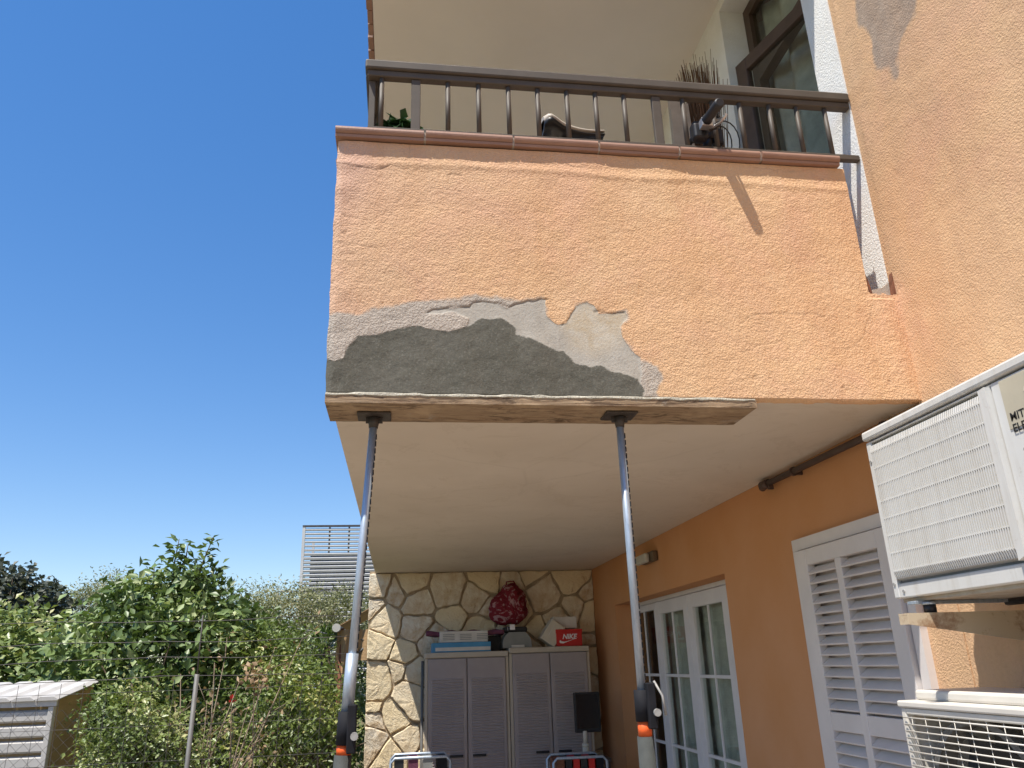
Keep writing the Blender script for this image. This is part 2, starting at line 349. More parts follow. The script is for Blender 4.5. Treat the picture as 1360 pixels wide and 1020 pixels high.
M_PIPE = plain('brown_pipe', (.085, .055, .045), .55, .35, 0, .2, 9)
M_LAMPG = plain('lamp_diffuser', (.55, .53, .47), .35, .5, 0, .1, 20)
M_BRASS = plain('lamp_body', (.16, .12, .08), .5, .4, .3)
M_LEATH = plain('saddle_vinyl', (.018, .017, .017), .4, .45)
M_SADG = plain('saddle_grey', (.52, .46, .38), .5, .4)
M_CHR = plain('bike_silver', (.55, .55, .55), .3, .5, .8)
M_POT = plain('clay_pot', (.35, .15, .08), .85, .2)
M_KERB = plain('pale_stone', (.58, .54, .46), .9, .2, 0, .2, 12, .01)

# ================================================================= ground
def sheet(name, x0, x1, y0, y1, z, mat, kind='structure'):
    b = MB(); b.add([(x0, y0, z), (x1, y0, z), (x1, y1, z), (x0, y1, z)], [(0, 1, 2, 3)]); return tag(b.build(name, mat), kind=kind)
sheet('ground', -900, 900, -900, 1200, 0, M_SOIL)
sheet('patio', -2.1, 1.955, -9, 8.15, .02, M_PATIO)

# ================================================================= house
H = empty('house', (XW, YF, 0), 'orange rendered two storey house with balcony and white shutters', 'house')
ZT = 6.3; X2 = 9.0
D0, D1, DT = 4.70, 7.32, 2.083        # french door recess
S0, S1, SB, ST = 2.85, 3.74, .75, 2.137  # shuttered window
B0, B1 = 2.852, 3.70                   # balcony window
T = .26
# lower wall, smooth and shaded
b = MB()
def wseg(b, y0, y1, z0, z1): b.box((XW, y0, z0), (XW+T, y1, z1))
wseg(b, D1, YB+.3, 0, ZS+.05); wseg(b, D0, D1, DT, ZS+.05); wseg(b, S1, D0, 0, ZS+.05); wseg(b, S0, S1, ST, ZS+.05); wseg(b, S0, S1, 0, SB)
lower = b.build('lower_wall', M_LOW, H)
b = MB(); wseg(b, YF+.05, S0, 0, ZS+.05); b.build('lower_wall', M_WALL, H)
b = MB(); b.box((XW, B1, ZS+.05), (XW+T, YB+.3, ZC)); b.box((XW, YF+.05, ZS+.05), (XW+T, B0, ZC)); b.box((XW, B0, ZS+.05), (XW+T, B1, 2.8))
b.box((XW+.001, B0, 5.52), (XW+T, B1, ZC))
b.build('balcony_side_wall', M_WHITE, H)
# sunlit wall nearer the street, with real relief and a grey repair
def grid(us, vs, P, name, mat, keep=None):
    nu, nv = len(us), len(vs); idx = np.arange(nu*nv).reshape(nu, nv)
    q = np.stack([idx[:-1, :-1], idx[1:, :-1], idx[1:, 1:], idx[:-1, 1:]], -1).reshape(-1, 4)
    if keep is not None: q = q[keep.reshape(-1)]
    me = bpy.data.meshes.new(name); me.vertices.add(nu*nv); me.vertices.foreach_set('co', P.reshape(-1, 3).astype(np.float32).ravel())
    me.loops.add(q.size); me.loops.foreach_set('vertex_index', q.ravel().astype(np.int32)); me.polygons.add(len(q))
    me.polygons.foreach_set('loop_start', np.arange(0, q.size, 4, dtype=np.int32))
    me.update(calc_edges=True); me.polygons.foreach_set('use_smooth', [True]*len(q)); me.materials.append(mat); return me
def fattr(me, name, a): at = me.attributes.new(name, 'FLOAT', 'POINT'); at.data.foreach_set('value', np.asarray(a, np.float32).ravel())
N1, N2, N3 = VN(1), VN(2), VN(3)
ys = np.arange(.6, YF+.0501, .0075); zs = np.arange(1.0, ZT, .0075); Y, Z = np.meshgrid(ys, zs, indexing='ij')
dx = .0035*fbm(N1, Y*2.2, Z*2.2, 3) + .0007*fbm(N2, Y*22, Z*22, 2)
fil = np.clip(1-(YF-Y)/.07, 0, 1); dx = dx + .006*fil*fil*(Z < 2.96)
white_side = (Y > YF-.004)
dx = np.where(white_side & (Z > 2.95), .001, dx)
Pp = np.stack([XW-.004-dx, Y, Z], -1)
me = grid(ys, zs, Pp, 'street_wall_face', M_WALL, keep=~((Y[:-1, :-1] > YF-.002)))
poly = [(2.46, 4.01), (2.44, 3.92), (2.33, 3.82), (2.25, 3.9), (2.16, 3.98), (2.12, 4.02), (2.07, 4.08), (1.95, 4.2), (1.80, 4.35), (1.7, 4.5), (1.7, 5.2), (2.45, 5.2), (2.46, 4.5)]
sd = sdf(poly, Y, Z)+.03*fbm(N3, Y*9, Z*9, 3); fattr(me, 'patch', np.clip(.5-sd/.10, 0, 1))
link('wall_face', me, M_WALL, H)
b = MB(); b.box((XW+.004, -5, 0), (XW+T, YF+.048, ZT)); b.build('street_wall', M_WALL, H)
b = MB(); b.box((XW+T+.003, -5, 0), (X2, -4.8, ZT)); b.box((XW+T+.003, YB+.1, 0), (X2, YB+.3, ZT)); b.box((X2+.002, -5, 0), (X2+.2, YB+.3, ZT)); b.build('far_walls', M_WALL, H)
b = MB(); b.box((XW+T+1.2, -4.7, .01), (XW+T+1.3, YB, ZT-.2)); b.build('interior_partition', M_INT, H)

# ---- balcony: slab, parapet
b = MB(); b.box((XL+.012, YF+.03, ZS), (XW-.002, YB+.2, 2.8)); slab = b.build('balcony_slab', M_SOF, H)
xs = np.arange(XL, XW+.001, .0042); zs = np.arange(ZS-.004, 3.545, .0042); X, Z = np.meshgrid(xs, zs, indexing='ij')
def fp(pts): return [(oy(x, y, YF).x, oy(x, y, YF).z) for x, y in pts]
OLD = fp([(425, 420), (452, 413), (480, 415), (520, 408), (552, 400), (575, 397), (600, 396), (640, 393), (660, 392), (690, 398), (724, 395), (726, 420), (735, 432), (748, 432), (757, 420), (765, 406), (778, 402), (788, 406), (796, 415), (830, 415), (832, 425), (824, 434), (826, 448), (836, 462), (850, 478), (872, 488), (879, 502), (873, 522), (873, 540), (425, 540)])
SMO = fp([(566, 416), (585, 411), (605, 409), (623, 408), (634, 402), (650, 401), (662, 404), (673, 409), (690, 402), (710, 399), (726, 397), (723, 413), (727, 424), (740, 432), (750, 430), (757, 416), (765, 407), (778, 402), (788, 406), (796, 416), (829, 416), (831, 424), (823, 436), (827, 450), (838, 466), (850, 476), (850, 520), (690, 520), (640, 440), (618, 440), (622, 424), (600, 415)])
DRK = fp([(420, 470), (431, 476), (445, 479), (455, 476), (459, 463), (468, 452), (473, 444), (490, 446), (518, 442), (529, 438), (547, 434), (573, 438), (590, 440), (603, 438), (623, 433), (632, 428), (641, 423), (655, 424), (667, 421), (675, 427), (683, 436), (686, 444), (700, 449), (717, 457), (730, 462), (747, 467), (753, 472), (757, 479), (770, 486), (785, 487), (797, 485), (812, 492), (833, 497), (846, 505), (853, 521), (853, 545), (420, 545)])
TAN = fp([(745, 432), (757, 416), (778, 400), (800, 412), (835, 415), (830, 440), (820, 460), (790, 470), (760, 460), (752, 445)])
nz = .013*fbm(N3, X*17, Z*17, 5)
so_ = sdf(OLD, X, Z)+nz*.8; ss = sdf(SMO, X, Z)+nz*.35; sdk = sdf(DRK, X, Z)+nz*.55; stn = sdf(TAN, X, Z)
sm = lambda s, w: np.clip(.5-s/w, 0, 1)
old_ = sm(so_, .05); smo_ = sm(ss, .007); drk_ = sm(sdk, .022)
cr = np.zeros_like(X)
CR = [([(570, 414), (590, 409), (608, 408), (624, 409), (628, 403), (640, 400), (655, 402), (665, 403), (675, 409), (690, 403), (710, 399), (726, 396)], 1), ([(748, 431), (757, 420), (763, 410)], .8), ([(790, 414), (812, 416), (829, 416)], 1), ([(984, 432), (995, 421), (1015, 416), (1039, 417), (1065, 417), (1095, 420)], .6), ([(1158, 405), (1152, 425), (1149, 445), (1130, 462), (1105, 466)], .45), ([(450, 218), (480, 222), (505, 226), (520, 219)], .7), ([(545, 192), (541, 230), (536, 262)], .35), ([(455, 286), (480, 293), (488, 293)], .6), ([(443, 322), (470, 326), (500, 331)], .6), ([(595, 232), (612, 233)], .8), ([(490, 207), (540, 214), (600, 219), (640, 226)], .4), ([(700, 216), (760, 221), (800, 226)], .35), ([(1000, 222), (1040, 228), (1075, 226)], .3), ([(1222, 530), (1216, 480), (1208, 440), (1196, 410)], .55), ([(440, 430), (437, 450), (434, 476)], .5), ([(985, 470), (1010, 458), (1040, 452)], .35), ([(940, 520), (1000, 500), (1060, 512)], .25)]
jit = .006*N2(X*40, Z*40)
for P_, wgt in CR:
    d = pldist([tuple(q) for q in fp(P_)], X+jit, Z+.006*N1(X*40, Z*40)); cr = np.maximum(cr, .75*wgt*np.clip(1-d/.0045, 0, 1))
paint = 1-np.maximum(smo_, drk_)
edge = np.exp(-((X-XL)/.09)**2)
wav = .0028*fbm(N1, X*3.2, Z*3.6, 3)+.0012*fbm(N2, X*9+Z*5, Z*14, 2)*np.clip((Z-3.1)/.4, .25, 1)
wav += .0065*np.exp(-((Z-3.445-.012*N1(X*5, Z*0))/.016)**2)*.5 + .004*edge*fbm(N3, X*12, Z*9, 2)
dep = wav + .0007*fbm(N2, X*55, Z*55, 2)*paint - .0021*smo_*(1-drk_) - .0012*drk_ + .0009*drk_*fbm(N1, X*30, Z*30, 3) - .003*cr
# a soft swelling where the parapet meets the wall
dep += .008*np.exp(-((X-(1.93-.1*(Z-2.5)))/.05)**2)*(Z < 2.93)
dep -= .006*np.clip((XL+.02-X)/.02, 0, 1)
chip = np.clip((fbm(N3, X*26, Z*26, 3)-1.12)/.08, 0, 1)*((X < .1) | (Z < 2.6)); dep -= .0015*chip*paint; cr = np.maximum(cr, .12*chip*paint)
xx = X + np.where(X < XL+.004, .0025*fbm(N1, Z*18, Z*3, 3), 0)
zz = Z + np.where(Z < ZS, .004*fbm(N2, X*25, X*3, 3), 0)
yy = YF-.004-dep
yy = np.where(Z < ZS, YF+.03, yy)
right = np.where(Z > 2.952+.006*N1(X*60, Z*0), 1.838, 99)
keep = (X[:-1, :-1] < right[:-1, :-1])
me = grid(xs, zs, np.stack([xx, yy, zz], -1), 'parapet_face', M_FRONT, keep)
ca = me.color_attributes.new('layers', 'FLOAT_COLOR', 'POINT'); ca.data.foreach_set('color', np.stack([old_, smo_, drk_, np.ones_like(X)], -1).astype(np.float32).ravel())
fattr(me, 'crack', cr); fattr(me, 'tan', sm(stn, .06))
pk = np.clip(1-(X-XL)/.5, 0, 1)*.8+.9*np.clip((Z-3.0)/.5, 0, 1)*np.clip(1-(X-XL)/1.3, 0, 1); pk = np.clip(pk*(.7+.5*fbm(N2, X*3, Z*3, 2)), 0, 1); fattr(me, 'pink', pk)
link('parapet_face', me, M_FRONT, H)
b = MB(); b.box((XL+.006, YF+.012, ZS+.002), (XW-.001, YF+.17, 2.948)); b.box((XL+.006, YF+.012, 2.949), (1.834, YF+.17, 3.535))
b.box((XL+.006, YF+.172, 2.801), (XL+.17, YB-.002, 3.535))
par = b.build('parapet_body', M_WALL, H)
# broken mortar in the notch
b = MB(); b.prism([(1.842, 2.949), (1.968, 2.949), (1.968, 3.03), (1.93, 3.0), (1.87, 2.985), (1.85, 3.06), (1.842, 3.09)], 1, YF+.03, YF+.10); b.build('notch_mortar', M_MORTAR, H)
b = MB(); b.prism([(1.843, 2.952), (1.862, 2.955), (1.856, 3.0), (1.848, 3.04), (1.842, 3.05)], 1, YF+.004, YF+.028); b.build('notch_edge', M_RUST, H); b = MB(); b.prism([(1.955, 2.95), (1.969, 2.95), (1.969, 3.06), (1.96, 3.02)], 1, YF+.004, YF+.028); b.build('notch_edge', M_RUST, H)
# coping tiles with rounded nose
cope = MB(); cope.box((XL+.004, YF+.02, 3.537), (1.832, YF+.17, 3.548)); cope.box((XL+.004, YF+.172, 3.537), (XL+.17, YB-.004, 3.548)); cope = cope.build('coping_bed', M_MORTAR, H)
def tile_prof(y0, y1, z0=3.545, z1=3.594):
    r = (z1-z0)*.36; P = []
    for k in range(9): a = -math.pi/2-math.pi*k/8; P.append((y0+r+r*math.cos(a), z1-r+r*math.sin(a)))
    P += [(y1, z1), (y1, z0), (y0+.012, z0), (y0+.010, z1-2*r-.002)]; return P
jx = [447, 564, 682, 796, 903, 1011, 1116]; je = [oy(p, 190+(p-447)*.045, YF-.017).x for p in jx]
for i in range(6):
    b = MB(); e0 = je[i]+.005*(i > 0)-.006*(i == 0); e1 = je[i+1]-.004
    dz = random.uniform(-.003, .003); b.prism(tile_prof(YF-.031+random.uniform(-.002, .002), YF+.18, 3.549+dz, 3.597+dz), 0, e0, e1); b.build('coping_tile', M_COPE, cope)
for i in range(5):
    b = MB(); b.box((je[i+1]-.005, YF-.020, 3.550), (je[i+1]+.006, YF+.16, 3.589), .002); b.build('tile_joint', M_MORTAR, cope)
for i in range(15):
    y0 = YF+.184+i*.35; b = MB(); P = [(x, z) for x, z in tile_prof(XL-.024, XL+.18, 3.549, 3.597)]
    b.prism(P, 1, y0, y0+.344); b.build('coping_tile', M_COPE, cope)
# ---- upper ceiling and tiled eave
b = MB(); b.box((-.240, YF-.15, ZC), (XW+T-.01, YB+.2, ZC+.18)); roof = b.build('ceiling', M_CEIL, H)
b = MB(); b.box((-.25, YF-.2, ZC+.182), (X2+.3, YB+.4, ZC+.34)); b.build('roof_deck', M_COPE, roof)
for i in range(48):
    y0 = YF-.15+i*.118; b = MB(); ww = random.uniform(.004, .012)
    b.box((-.272-ww, y0, ZC-.004+random.uniform(-.004, .004)), (-.242, y0+.105+random.uniform(-.01, .01), ZC+.17), .006); b.build('eave_tile', M_COPE, roof)
b = MB(); b.box((XL+.17, YB+.02, 2.801), (XW-.002, YB+.2, ZC-.001)); b.build('balcony_back_wall', M_WHITE, H)

# ---- railing
YR = 2.672; ZR = 3.985
b = MB(); b.box((-.182, YR-.03, ZR-.045), (XW-.001, YR+.03, ZR), .008); b.box((-.172, YR-.018, ZR-.075), (XW-.002, YR+.018, ZR-.046), .003)
b.box((-.182, YR+.031, ZR-.045), (-.122, YB-.05, ZR), .008); b.box((-.170, YR+.02, ZR-.075), (-.134, YB-.05, ZR-.046), .003)
rail = b.build('railing', M_RAIL, H)
b = MB(); b.box((-.165, YR-.014, 3.635), (XW-.001, YR+.014, 3.662), .003); b.box((-.165, YR+.016, 3.635), (-.137, YB-.05, 3.662), .003); b.build('bottom_rail', M_RAIL, rail)
bars = [506, 595, 636, 676, 715, 754, 792, 830, 908, 947, 983, 1022, 1058, 1095]
for p in bars:
    x = oy(p, 150, YR).x; b = MB(); b.tube([(x, YR, 3.664), (x, YR, ZR-.077)], .0105, 10); b.build('baluster', M_RAIL, rail)
for p in (552, 872):
    x = oy(p, 150, YR).x; b = MB(); b.box((x-.019, YR-.010, 3.598), (x+.019, YR+.010, ZR-.0765), .002); b.build('railing_post', M_RAIL, rail)
for i in range(34):
    y = YR+.085+i*.155; b = MB()
    b.tube([(-.152, y, 3.664), (-.152, y, ZR-.077)], .0105, 8); b.build('baluster', M_RAIL, rail)
for y in (YR, YR+1.5, YR+3): b = MB(); b.box((-.165, y-.019+.03, 3.598), (-.139, y+.049, ZR-.0765), .002); b.build('railing_post', M_RAIL, rail)

# ---- balcony window: fixed transom and a leaf standing ajar
xf = XW+.16
b = MB(); b.box((xf, B0+.002, 2.802), (xf+.06, B0+.07, 5.518)); b.box((xf, B1-.07, 2.802), (xf+.06, B1-.002, 5.518)); b.box((xf, B0+.071, 4.93), (xf+.06, B1-.071, 5.02)); b.box((xf, B0+.071, 5.44), (xf+.06, B1-.071, 5.518))
bw = b.build('balcony_window', M_WOODDK, H)
b = MB(); b.box((xf+.025, B0+.071, 5.021), (xf+.031, B1-.071, 5.439)); b.build('pane', M_GLASS, bw)
def leaf(p0, p1, z0, z1, st):
    p0 = Vector((*p0, 0)); p1 = Vector((*p1, 0)); L_ = (p1-p0).length; a = math.atan2(p1.y-p0.y, p1.x-p0.x)
    Mx = Matrix.Translation(p0) @ Matrix.Rotation(a, 4, 'Z')
    b = MB(); b.box((0, -.022, z0), (st, .022, z1), .003, Mx); b.box((L_-st, -.022, z0), (L_, .022, z1), .003, Mx); b.box((st, -.021, z1-st), (L_-st, .021, z1), .003, Mx); b.box((st, -.021, z0), (L_-st, .021, z0+st), .003, Mx)
    g = MB(); g.box((st, -.003, z0+st), (L_-st, .003, z1-st), 0, Mx); return b, g
lb, lg = leaf((2.125, 2.93), (1.945, 3.53), 2.83, 4.91, .085)
lb.build('window_leaf', M_WOODDK, bw); lg.build('leaf_pane', M_GLASS, bw)
def curtain(x, y0, y1, z0, z1, name, mat, parent, amp=.03, fr_=26):
    b = MB(); n = 70; V = []
    for i in range(n+1):
        y = y0+(y1-y0)*i/n; xx_ = x+amp*math.sin(y*fr_+2*math.sin(y*5))
        V += [(xx_, y, z0), (xx_, y, z1)]
    b.add(V, [(2*i, 2*i+2, 2*i+3, 2*i+1) for i in range(n)], True); return b.build(name, mat, parent)
curtain(XW+T+.02, B0-.15, B1+.15, 2.82, 5.5, 'curtain', M_CURT, bw)

# ---- french door
xd = XW+.15
fd = MB(); fy0, fy1, fz = 5.03, 7.315, 2.05
fd.box((xd, fy0-.055, .03), (xd+.06, fy0, fz)); fd.box((xd, fy1-.03, .03), (xd+.06, fy1, fz)); fd.box((xd, fy0-.055, fz+.001), (xd+.06, fy1, fz+.032))
door = fd.build('french_door', M_ALU, H)
b = MB(); b.box((xd+.002, D0+.001, .03), (xd+.05, fy0-.056, DT-.001)); b.build('door_side_panel', M_LOW, H)
def dleaf(y0, y1, st, nm='door_leaf'):
    b = MB(); x0, x1 = xd-.012, xd+.035; z0, z1 = .04, fz-.004
    b.box((x0, y0, z0), (x1, y0+st, z1), .004); b.box((x0, y1-st, z0), (x1, y1, z1), .004)
    b.box((x0+.001, y0+st, z1-st), (x1-.001, y1-st, z1), .004); b.box((x0+.001, y0+st, z0), (x1-.001, y1-st, z0+st*1.6), .004)
    b.build(nm, M_ALU, door)
    g = MB(); g.box((xd+.008, y0+st, z0+st*1.6), (xd+.014, y1-st, z1-st)); g.build('pane', M_GLASS, door)
    ym = (y0+y1)/2; b = MB(); b.box((xd-.006, ym-.009, z0+st*1.6), (xd+.007, ym+.009, z1-st), .002); b.build('muntin', M_ALU, door)
    for z in (1.475, .965, .46):
        for a_, c_ in ((y0+st, ym-.0095), (ym+.0095, y1-st)):
            b = MB(); b.box((xd-.006, a_, z-.011), (xd+.007, c_, z+.011), .002); b.build('muntin', M_ALU, door)
dleaf(fy0+.003, 5.79, .10); dleaf(5.795, 6.55, .10); dleaf(6.555, fy1-.032, .055)
curtain(xd+.085, 5.0, 6.52, .05, 2.0, 'curtain', M_CURT, door, .016, 34)

# ---- shuttered window
xs0 = XW-.035
b = MB(); b.box((XW-.03, S0, ST-.055), (XW+.05, S1, ST)); b.box((XW-.03, S0, SB), (XW+.05, S0+.05, ST-.056)); b.box((XW-.03, S1-.05, SB), (XW+.05, S1, ST-.056)); b.box((XW-.03, S0, SB-.05), (XW+.05, S1, SB-.001))
sh = b.build('shutter_window', M_SHUT, H)
a0, a1, sz0, sz1 = S0+.056, S1-.056, SB+.004, ST-.062; x0, x1 = XW-.052, XW-.012
b = MB(); ym = (a0+a1)/2+.012
b.box((x0, a0, sz0), (x1, a0+.09, sz1), .004); b.box((x0, a1-.105, sz0), (x1, a1, sz1), .004); b.box((x0, ym-.025, sz0+.1), (x1, ym+.025, sz1-.075), .004)
b.box((x0+.001, a0+.09, sz1-.075), (x1-.001, a1-.105, sz1), .004); b.box((x0+.001, a0+.09, sz0), (x1-.001, a1-.105, sz0+.1), .004)
for q in ((a0+.09, ym-.025), (ym+.025, a1-.105)): b.box((x0+.002, q[0], 1.275), (x1-.002, q[1], 1.352), .004)
b.build('shutter_leaf', M_SHUT, sh)
b = MB(); b.box((XW+.02, a0, sz0), (XW+.03, a1, sz1)); b.build('shutter_backing', M_SHUT, sh)
for q in ((a0+.0905, ym-.0255), (ym+.0255, a1-.1055)):
    for z0, z1 in ((1.357, sz1-.08), (sz0+.105, 1.272)):
        n = round((z1-z0)/.0455)
        for k in range(n):
            z = z0+(z1-z0)*(k+.5)/n; c_ = Vector(((x0+x1)/2, 0, z))
            Mx = Matrix.Translation(c_) @ Matrix.Rotation(rad(-38), 4, 'Y')
            b = MB(); b.box((-.027, q[0], -.0045), (.027, q[1], .0045), .002, Mx); b.build('slat', M_SHUT, sh)

# ================================================================= stone wall on the back of the terrace
SW = empty('stone_wall', (.8, YB, 0), 'rubble stone wall of cream and ochre flat stones closing the terrace', 'stone wall')
b = MB(); b.box((-.315, YB+.001, 0), (XW-.003, YB+.30, 2.498)); b.box((-.315, YB+.001, 2.499), (XL+.01, YB+.30, 2.52)); b.build('mortar', M_JOINT, SW)
sx0, sx1, sz0_, sz1_ = -.318, XW-.004, .0, 2.495
rs = random.Random(21); pts = []
for _ in range(4000):
    p = (rs.uniform(sx0, sx1), rs.uniform(sz0_, sz1_)); rr_ = .15+.20*((math.sin(p[0]*9+1)*math.sin(p[1]*7+p[0]*3)+1)/2)
    if all(math.hypot((p[0]-q[0])*.9, (p[1]-q[1])*1.15) > min(rr_, q[2]) for q in pts): pts.append((*p, rr_))
def clip(poly, n, c):
    out = []
    for i in range(len(poly)):
        a = poly[i]; b_ = poly[(i+1) % len(poly)]; da = a[0]*n[0]+a[1]*n[1]-c; db = b_[0]*n[0]+b_[1]*n[1]-c
        if da <= 0: out.append(a)
        if (da < 0) != (db < 0) and da != db: t_ = da/(da-db); out.append((a[0]+(b_[0]-a[0])*t_, a[1]+(b_[1]-a[1])*t_))
    return out
wts = [rs.uniform(0, .034) for _ in pts]
for i, p in enumerate(pts):
    poly = [(sx0, sz0_), (sx1, sz0_), (sx1, sz1_), (sx0, sz1_)]
    gap = rs.uniform(.004, .014)
    for j, q in enumerate(pts):
        if i == j: continue
        d = (q[0]-p[0], q[1]-p[1]); L_ = math.hypot(*d)
        if L_ > .8: continue
        n = (d[0]/L_, d[1]/L_); m = ((p[0]+q[0])/2, (p[1]+q[1])/2); poly = clip(poly, n, m[0]*n[0]+m[1]*n[1]+(wts[i]-wts[j])/(2*L_)-gap)
        if len(poly) < 3: break
    if len(poly) < 3: continue
    cx_ = sum(a[0] for a in poly)/len(poly); cz_ = sum(a[1] for a in poly)/len(poly)
    ring = []
    for k in range(len(poly)):
        a = poly[k]; b_ = poly[(k+1) % len(poly)]; L_ = math.hypot(b_[0]-a[0], b_[1]-a[1]); n = max(1, int(L_/.045))
        for s_ in range(n):
            t_ = s_/n; ring.append((a[0]+(b_[0]-a[0])*t_, a[1]+(b_[1]-a[1])*t_, s_ == 0))
    R_ = []
    for (x, z, corner) in ring:
        sfac = rs.uniform(.93, 1.0) if corner else 1.0; x_ = cx_+(x-cx_)*sfac; z_ = cz_+(z-cz_)*sfac
        R_.append((min(max(x_+rs.uniform(-.009, .006), sx0), sx1), min(max(z_+rs.uniform(-.009, .006), .002), sz1_)))
    th = rs.uniform(.014, .038); n = len(R_); V = []
    tx, tz = rs.uniform(-.06, .06), rs.uniform(-.06, .06)
    for (x, z) in R_: V.append((x, YB+.02, z))
    for (x, z) in R_: V.append((x, YB-th*.7+rs.uniform(-.004, .004), z))
    for (x, z) in R_:
        u = cx_+(x-cx_)*.93; v_ = cz_+(z-cz_)*.93; V.append((u, YB-th+tx*(u-cx_)+tz*(v_-cz_)+rs.uniform(-.004, .004), v_))
    for (x, z) in R_:
        u = cx_+(x-cx_)*.45; v_ = cz_+(z-cz_)*.45; V.append((u, YB-th-.002+tx*(u-cx_)+tz*(v_-cz_)+rs.uniform(-.0025, .002), v_))
    V.append((cx_, YB-th-.002, cz_))
    F = []
    for l in range(3): F += [(l*n+k, l*n+(k+1) % n, (l+1)*n+(k+1) % n, (l+1)*n+k) for k in range(n)]
    F += [(3*n+k, 3*n+(k+1) % n, 4*n) for k in range(n)]
    b = MB(); b.add(V, F); b.build('stone', M_STONE, SW)

# ================================================================= plank and props
PL = MB(); xa, xb = XL+.002, 1.295
V = []; F = []
nseg = 60
for i in range(nseg+1):
    x = xa+(xb-xa)*i/nseg; j = .0006*math.sin(i*1.7)
    V += [(x, YF-.006+.0008*math.sin(i*.9), 2.4635+j), (x, 2.822+.001*math.sin(i), 2.4635+j*.5), (x, 2.822, 2.4955), (x, YF-.006+.0008*math.sin(i*2.1), 2.4955)]
for i in range(nseg): F += [(4*i+k, 4*i+(k+1) % 4, 4*i+4+(k+1) % 4, 4*i+4+k) for k in range(4)]
F += [(3, 2, 1, 0), (4*nseg, 4*nseg+1, 4*nseg+2, 4*nseg+3)]
PL.add(V, F); tag(PL.build('plank', M_PLANK), 'long weathered wooden plank pressed against the underside of the balcony edge', 'plank')
M_PEDGE = plain('cement_smear', (.47, .44, .36), .95, .1, 0, .35, 14, .006)
b = MB(); V = []; F = []; ns = 140
for i in range(ns+1):
    x = XL+.003+(1.29-XL-.003)*i/ns; h0 = 2.488+.0015*N1(x*21, 1.) + .0015*N2(x*60, 2.); h1 = 2.501+.0025*float(N3(x*25, 3.)); d_ = .0015+.0008*float(N1(x*33, 9.))
    if x > 1.2: h1 = 2.4985
    V += [(x, YF-.0045, h0), (x, YF-.008-d_*.6, h0+.004), (x, YF-.007-d_*.3, h1-.003), (x, YF-.0045, h1)]
for i in range(ns): F += [(4*i+k, 4*i+(k+1) % 4, 4*i+4+(k+1) % 4, 4*i+4+k) for k in range(4)]
F += [(3, 2, 1, 0), (4*ns, 4*ns+1, 4*ns+2, 4*ns+3)]
b.add(V, F); b.build('cement_smear', M_PEDGE, H)
def prop(top, foot, label, side, tr):
    top = Vector(top); foot = Vector(foot); ax = (top-foot).normalized()
    e = empty('steel_prop', foot, label, 'steel prop', 'telescopic props under the balcony')
    at = lambda z: foot+ax*((z-foot.z)/ax.z)
    zc0, zc1, zo0, zo1 = tr
    b = MB(); b.tube([at(zc1-.02), top-ax*.012], .0140, 14); b.build('inner_tube', M_GALV, e)
    b = MB()
    for k in range(34):
        z = zc1+.04+k*(2.38-zc1-.04)/33; p = at(z)+Vector((side*.0143, -.003, 0)); b.box(p-Vector((.0015, .004, .009)), p+Vector((.0018, .004, .009)))
    b.build('hole_row', M_BLACK, e)
    b = MB(); b.box((top.x-.06, top.y-.05, top.z-.008), (top.x+.06, top.y+.05, top.z), .002); tp = b.build('head_plate', M_DKPLATE, e)
    b = MB(); b.tube([top-ax*.05, top-ax*.010], [.016, .022], 12); b.box((top.x-.03, top.y-.004, top.z-.03), (top.x+.03, top.y+.004, top.z-.009)); b.build('head_socket', M_DKPLATE, e)
    b = MB(); b.tube([at(.045), at(zo0)], .0275, 18); b.build('outer_tube', M_PROPGREY, e)
    b = MB(); b.tube([at(zo0), at(zo1)], .0225, 18); b.build('orange_band', M_ORANGE, e)
    b = MB(); b.tube([at(zo1), at(zc1)], .027, 14)
    p = at((zo1+zc1)/2); b.box(p+Vector((side*.02-.014, -.045, -.07)), p+Vector((side*.02+.014, -.01, .07)), .004)
    cl = b.build('clamp_collar', M_BLACK, e)
    if foot.x > 0: b = MB(); b.tube([p+Vector((side*.035, -.03, .075)), p+Vector((side*.055, -.045, .03)), p+Vector((side*.06, -.05, -.03))], .0042, 8); b.build('clamp_lever', M_POST2, e)
    b = MB(); b.tube([p+Vector((side*.03, -.05, -.02)), p+Vector((side*.03, -.062, -.02))], .012, 12); b.build('clamp_bolt', M_POST2, e)
    b = MB(); b.box((foot.x-.06, foot.y-.06, foot.z), (foot.x+.06, foot.y+.06, foot.z+.008)); b.tube([foot+ax*.006, at(.06)], .031, 14); b.build('base_plate', M_PROPGREY, e)
    return e
def zat(top, foot, py):   # height on the prop's axis seen at picture row py
    top = Vector(top); foot = Vector(foot); lo, hi = 0., 1.
    for _ in range(40):
        m = (lo+hi)/2; p = foot.lerp(top, m)-Vector((0, 0, EYE)); row = 510-FPX*p.dot(UV_)/p.dot(WV)
        if row > py: lo = m
        else: hi = m
    return foot.lerp(top, lo).z
tl, fl = (-.106, 2.74, 2.4625), None
q = oy(455, 1012, 2.70); d_ = (Vector(q)-Vector(tl)); fl = Vector(tl)+d_*((2.4625-.021)/(2.4625-q.z))
eL = prop(tl, fl, 'leaning steel prop at the outer corner, in front of the garden', 1, (zat(tl, fl, 990), zat(tl, fl, 945), zat(tl, fl, 1003), zat(tl, fl, 990)))
b = MB(); P0 = fl+(Vector(tl)-fl)*((zat(tl, fl, 946)-fl.z)/(tl[2]-fl.z)); P1 = fl+(Vector(tl)-fl)*((zat(tl, fl, 868)-fl.z)/(tl[2]-fl.z)); b.tube([P0, P1], .0195, 16); b.build('sleeve_tube', M_GALV, eL)
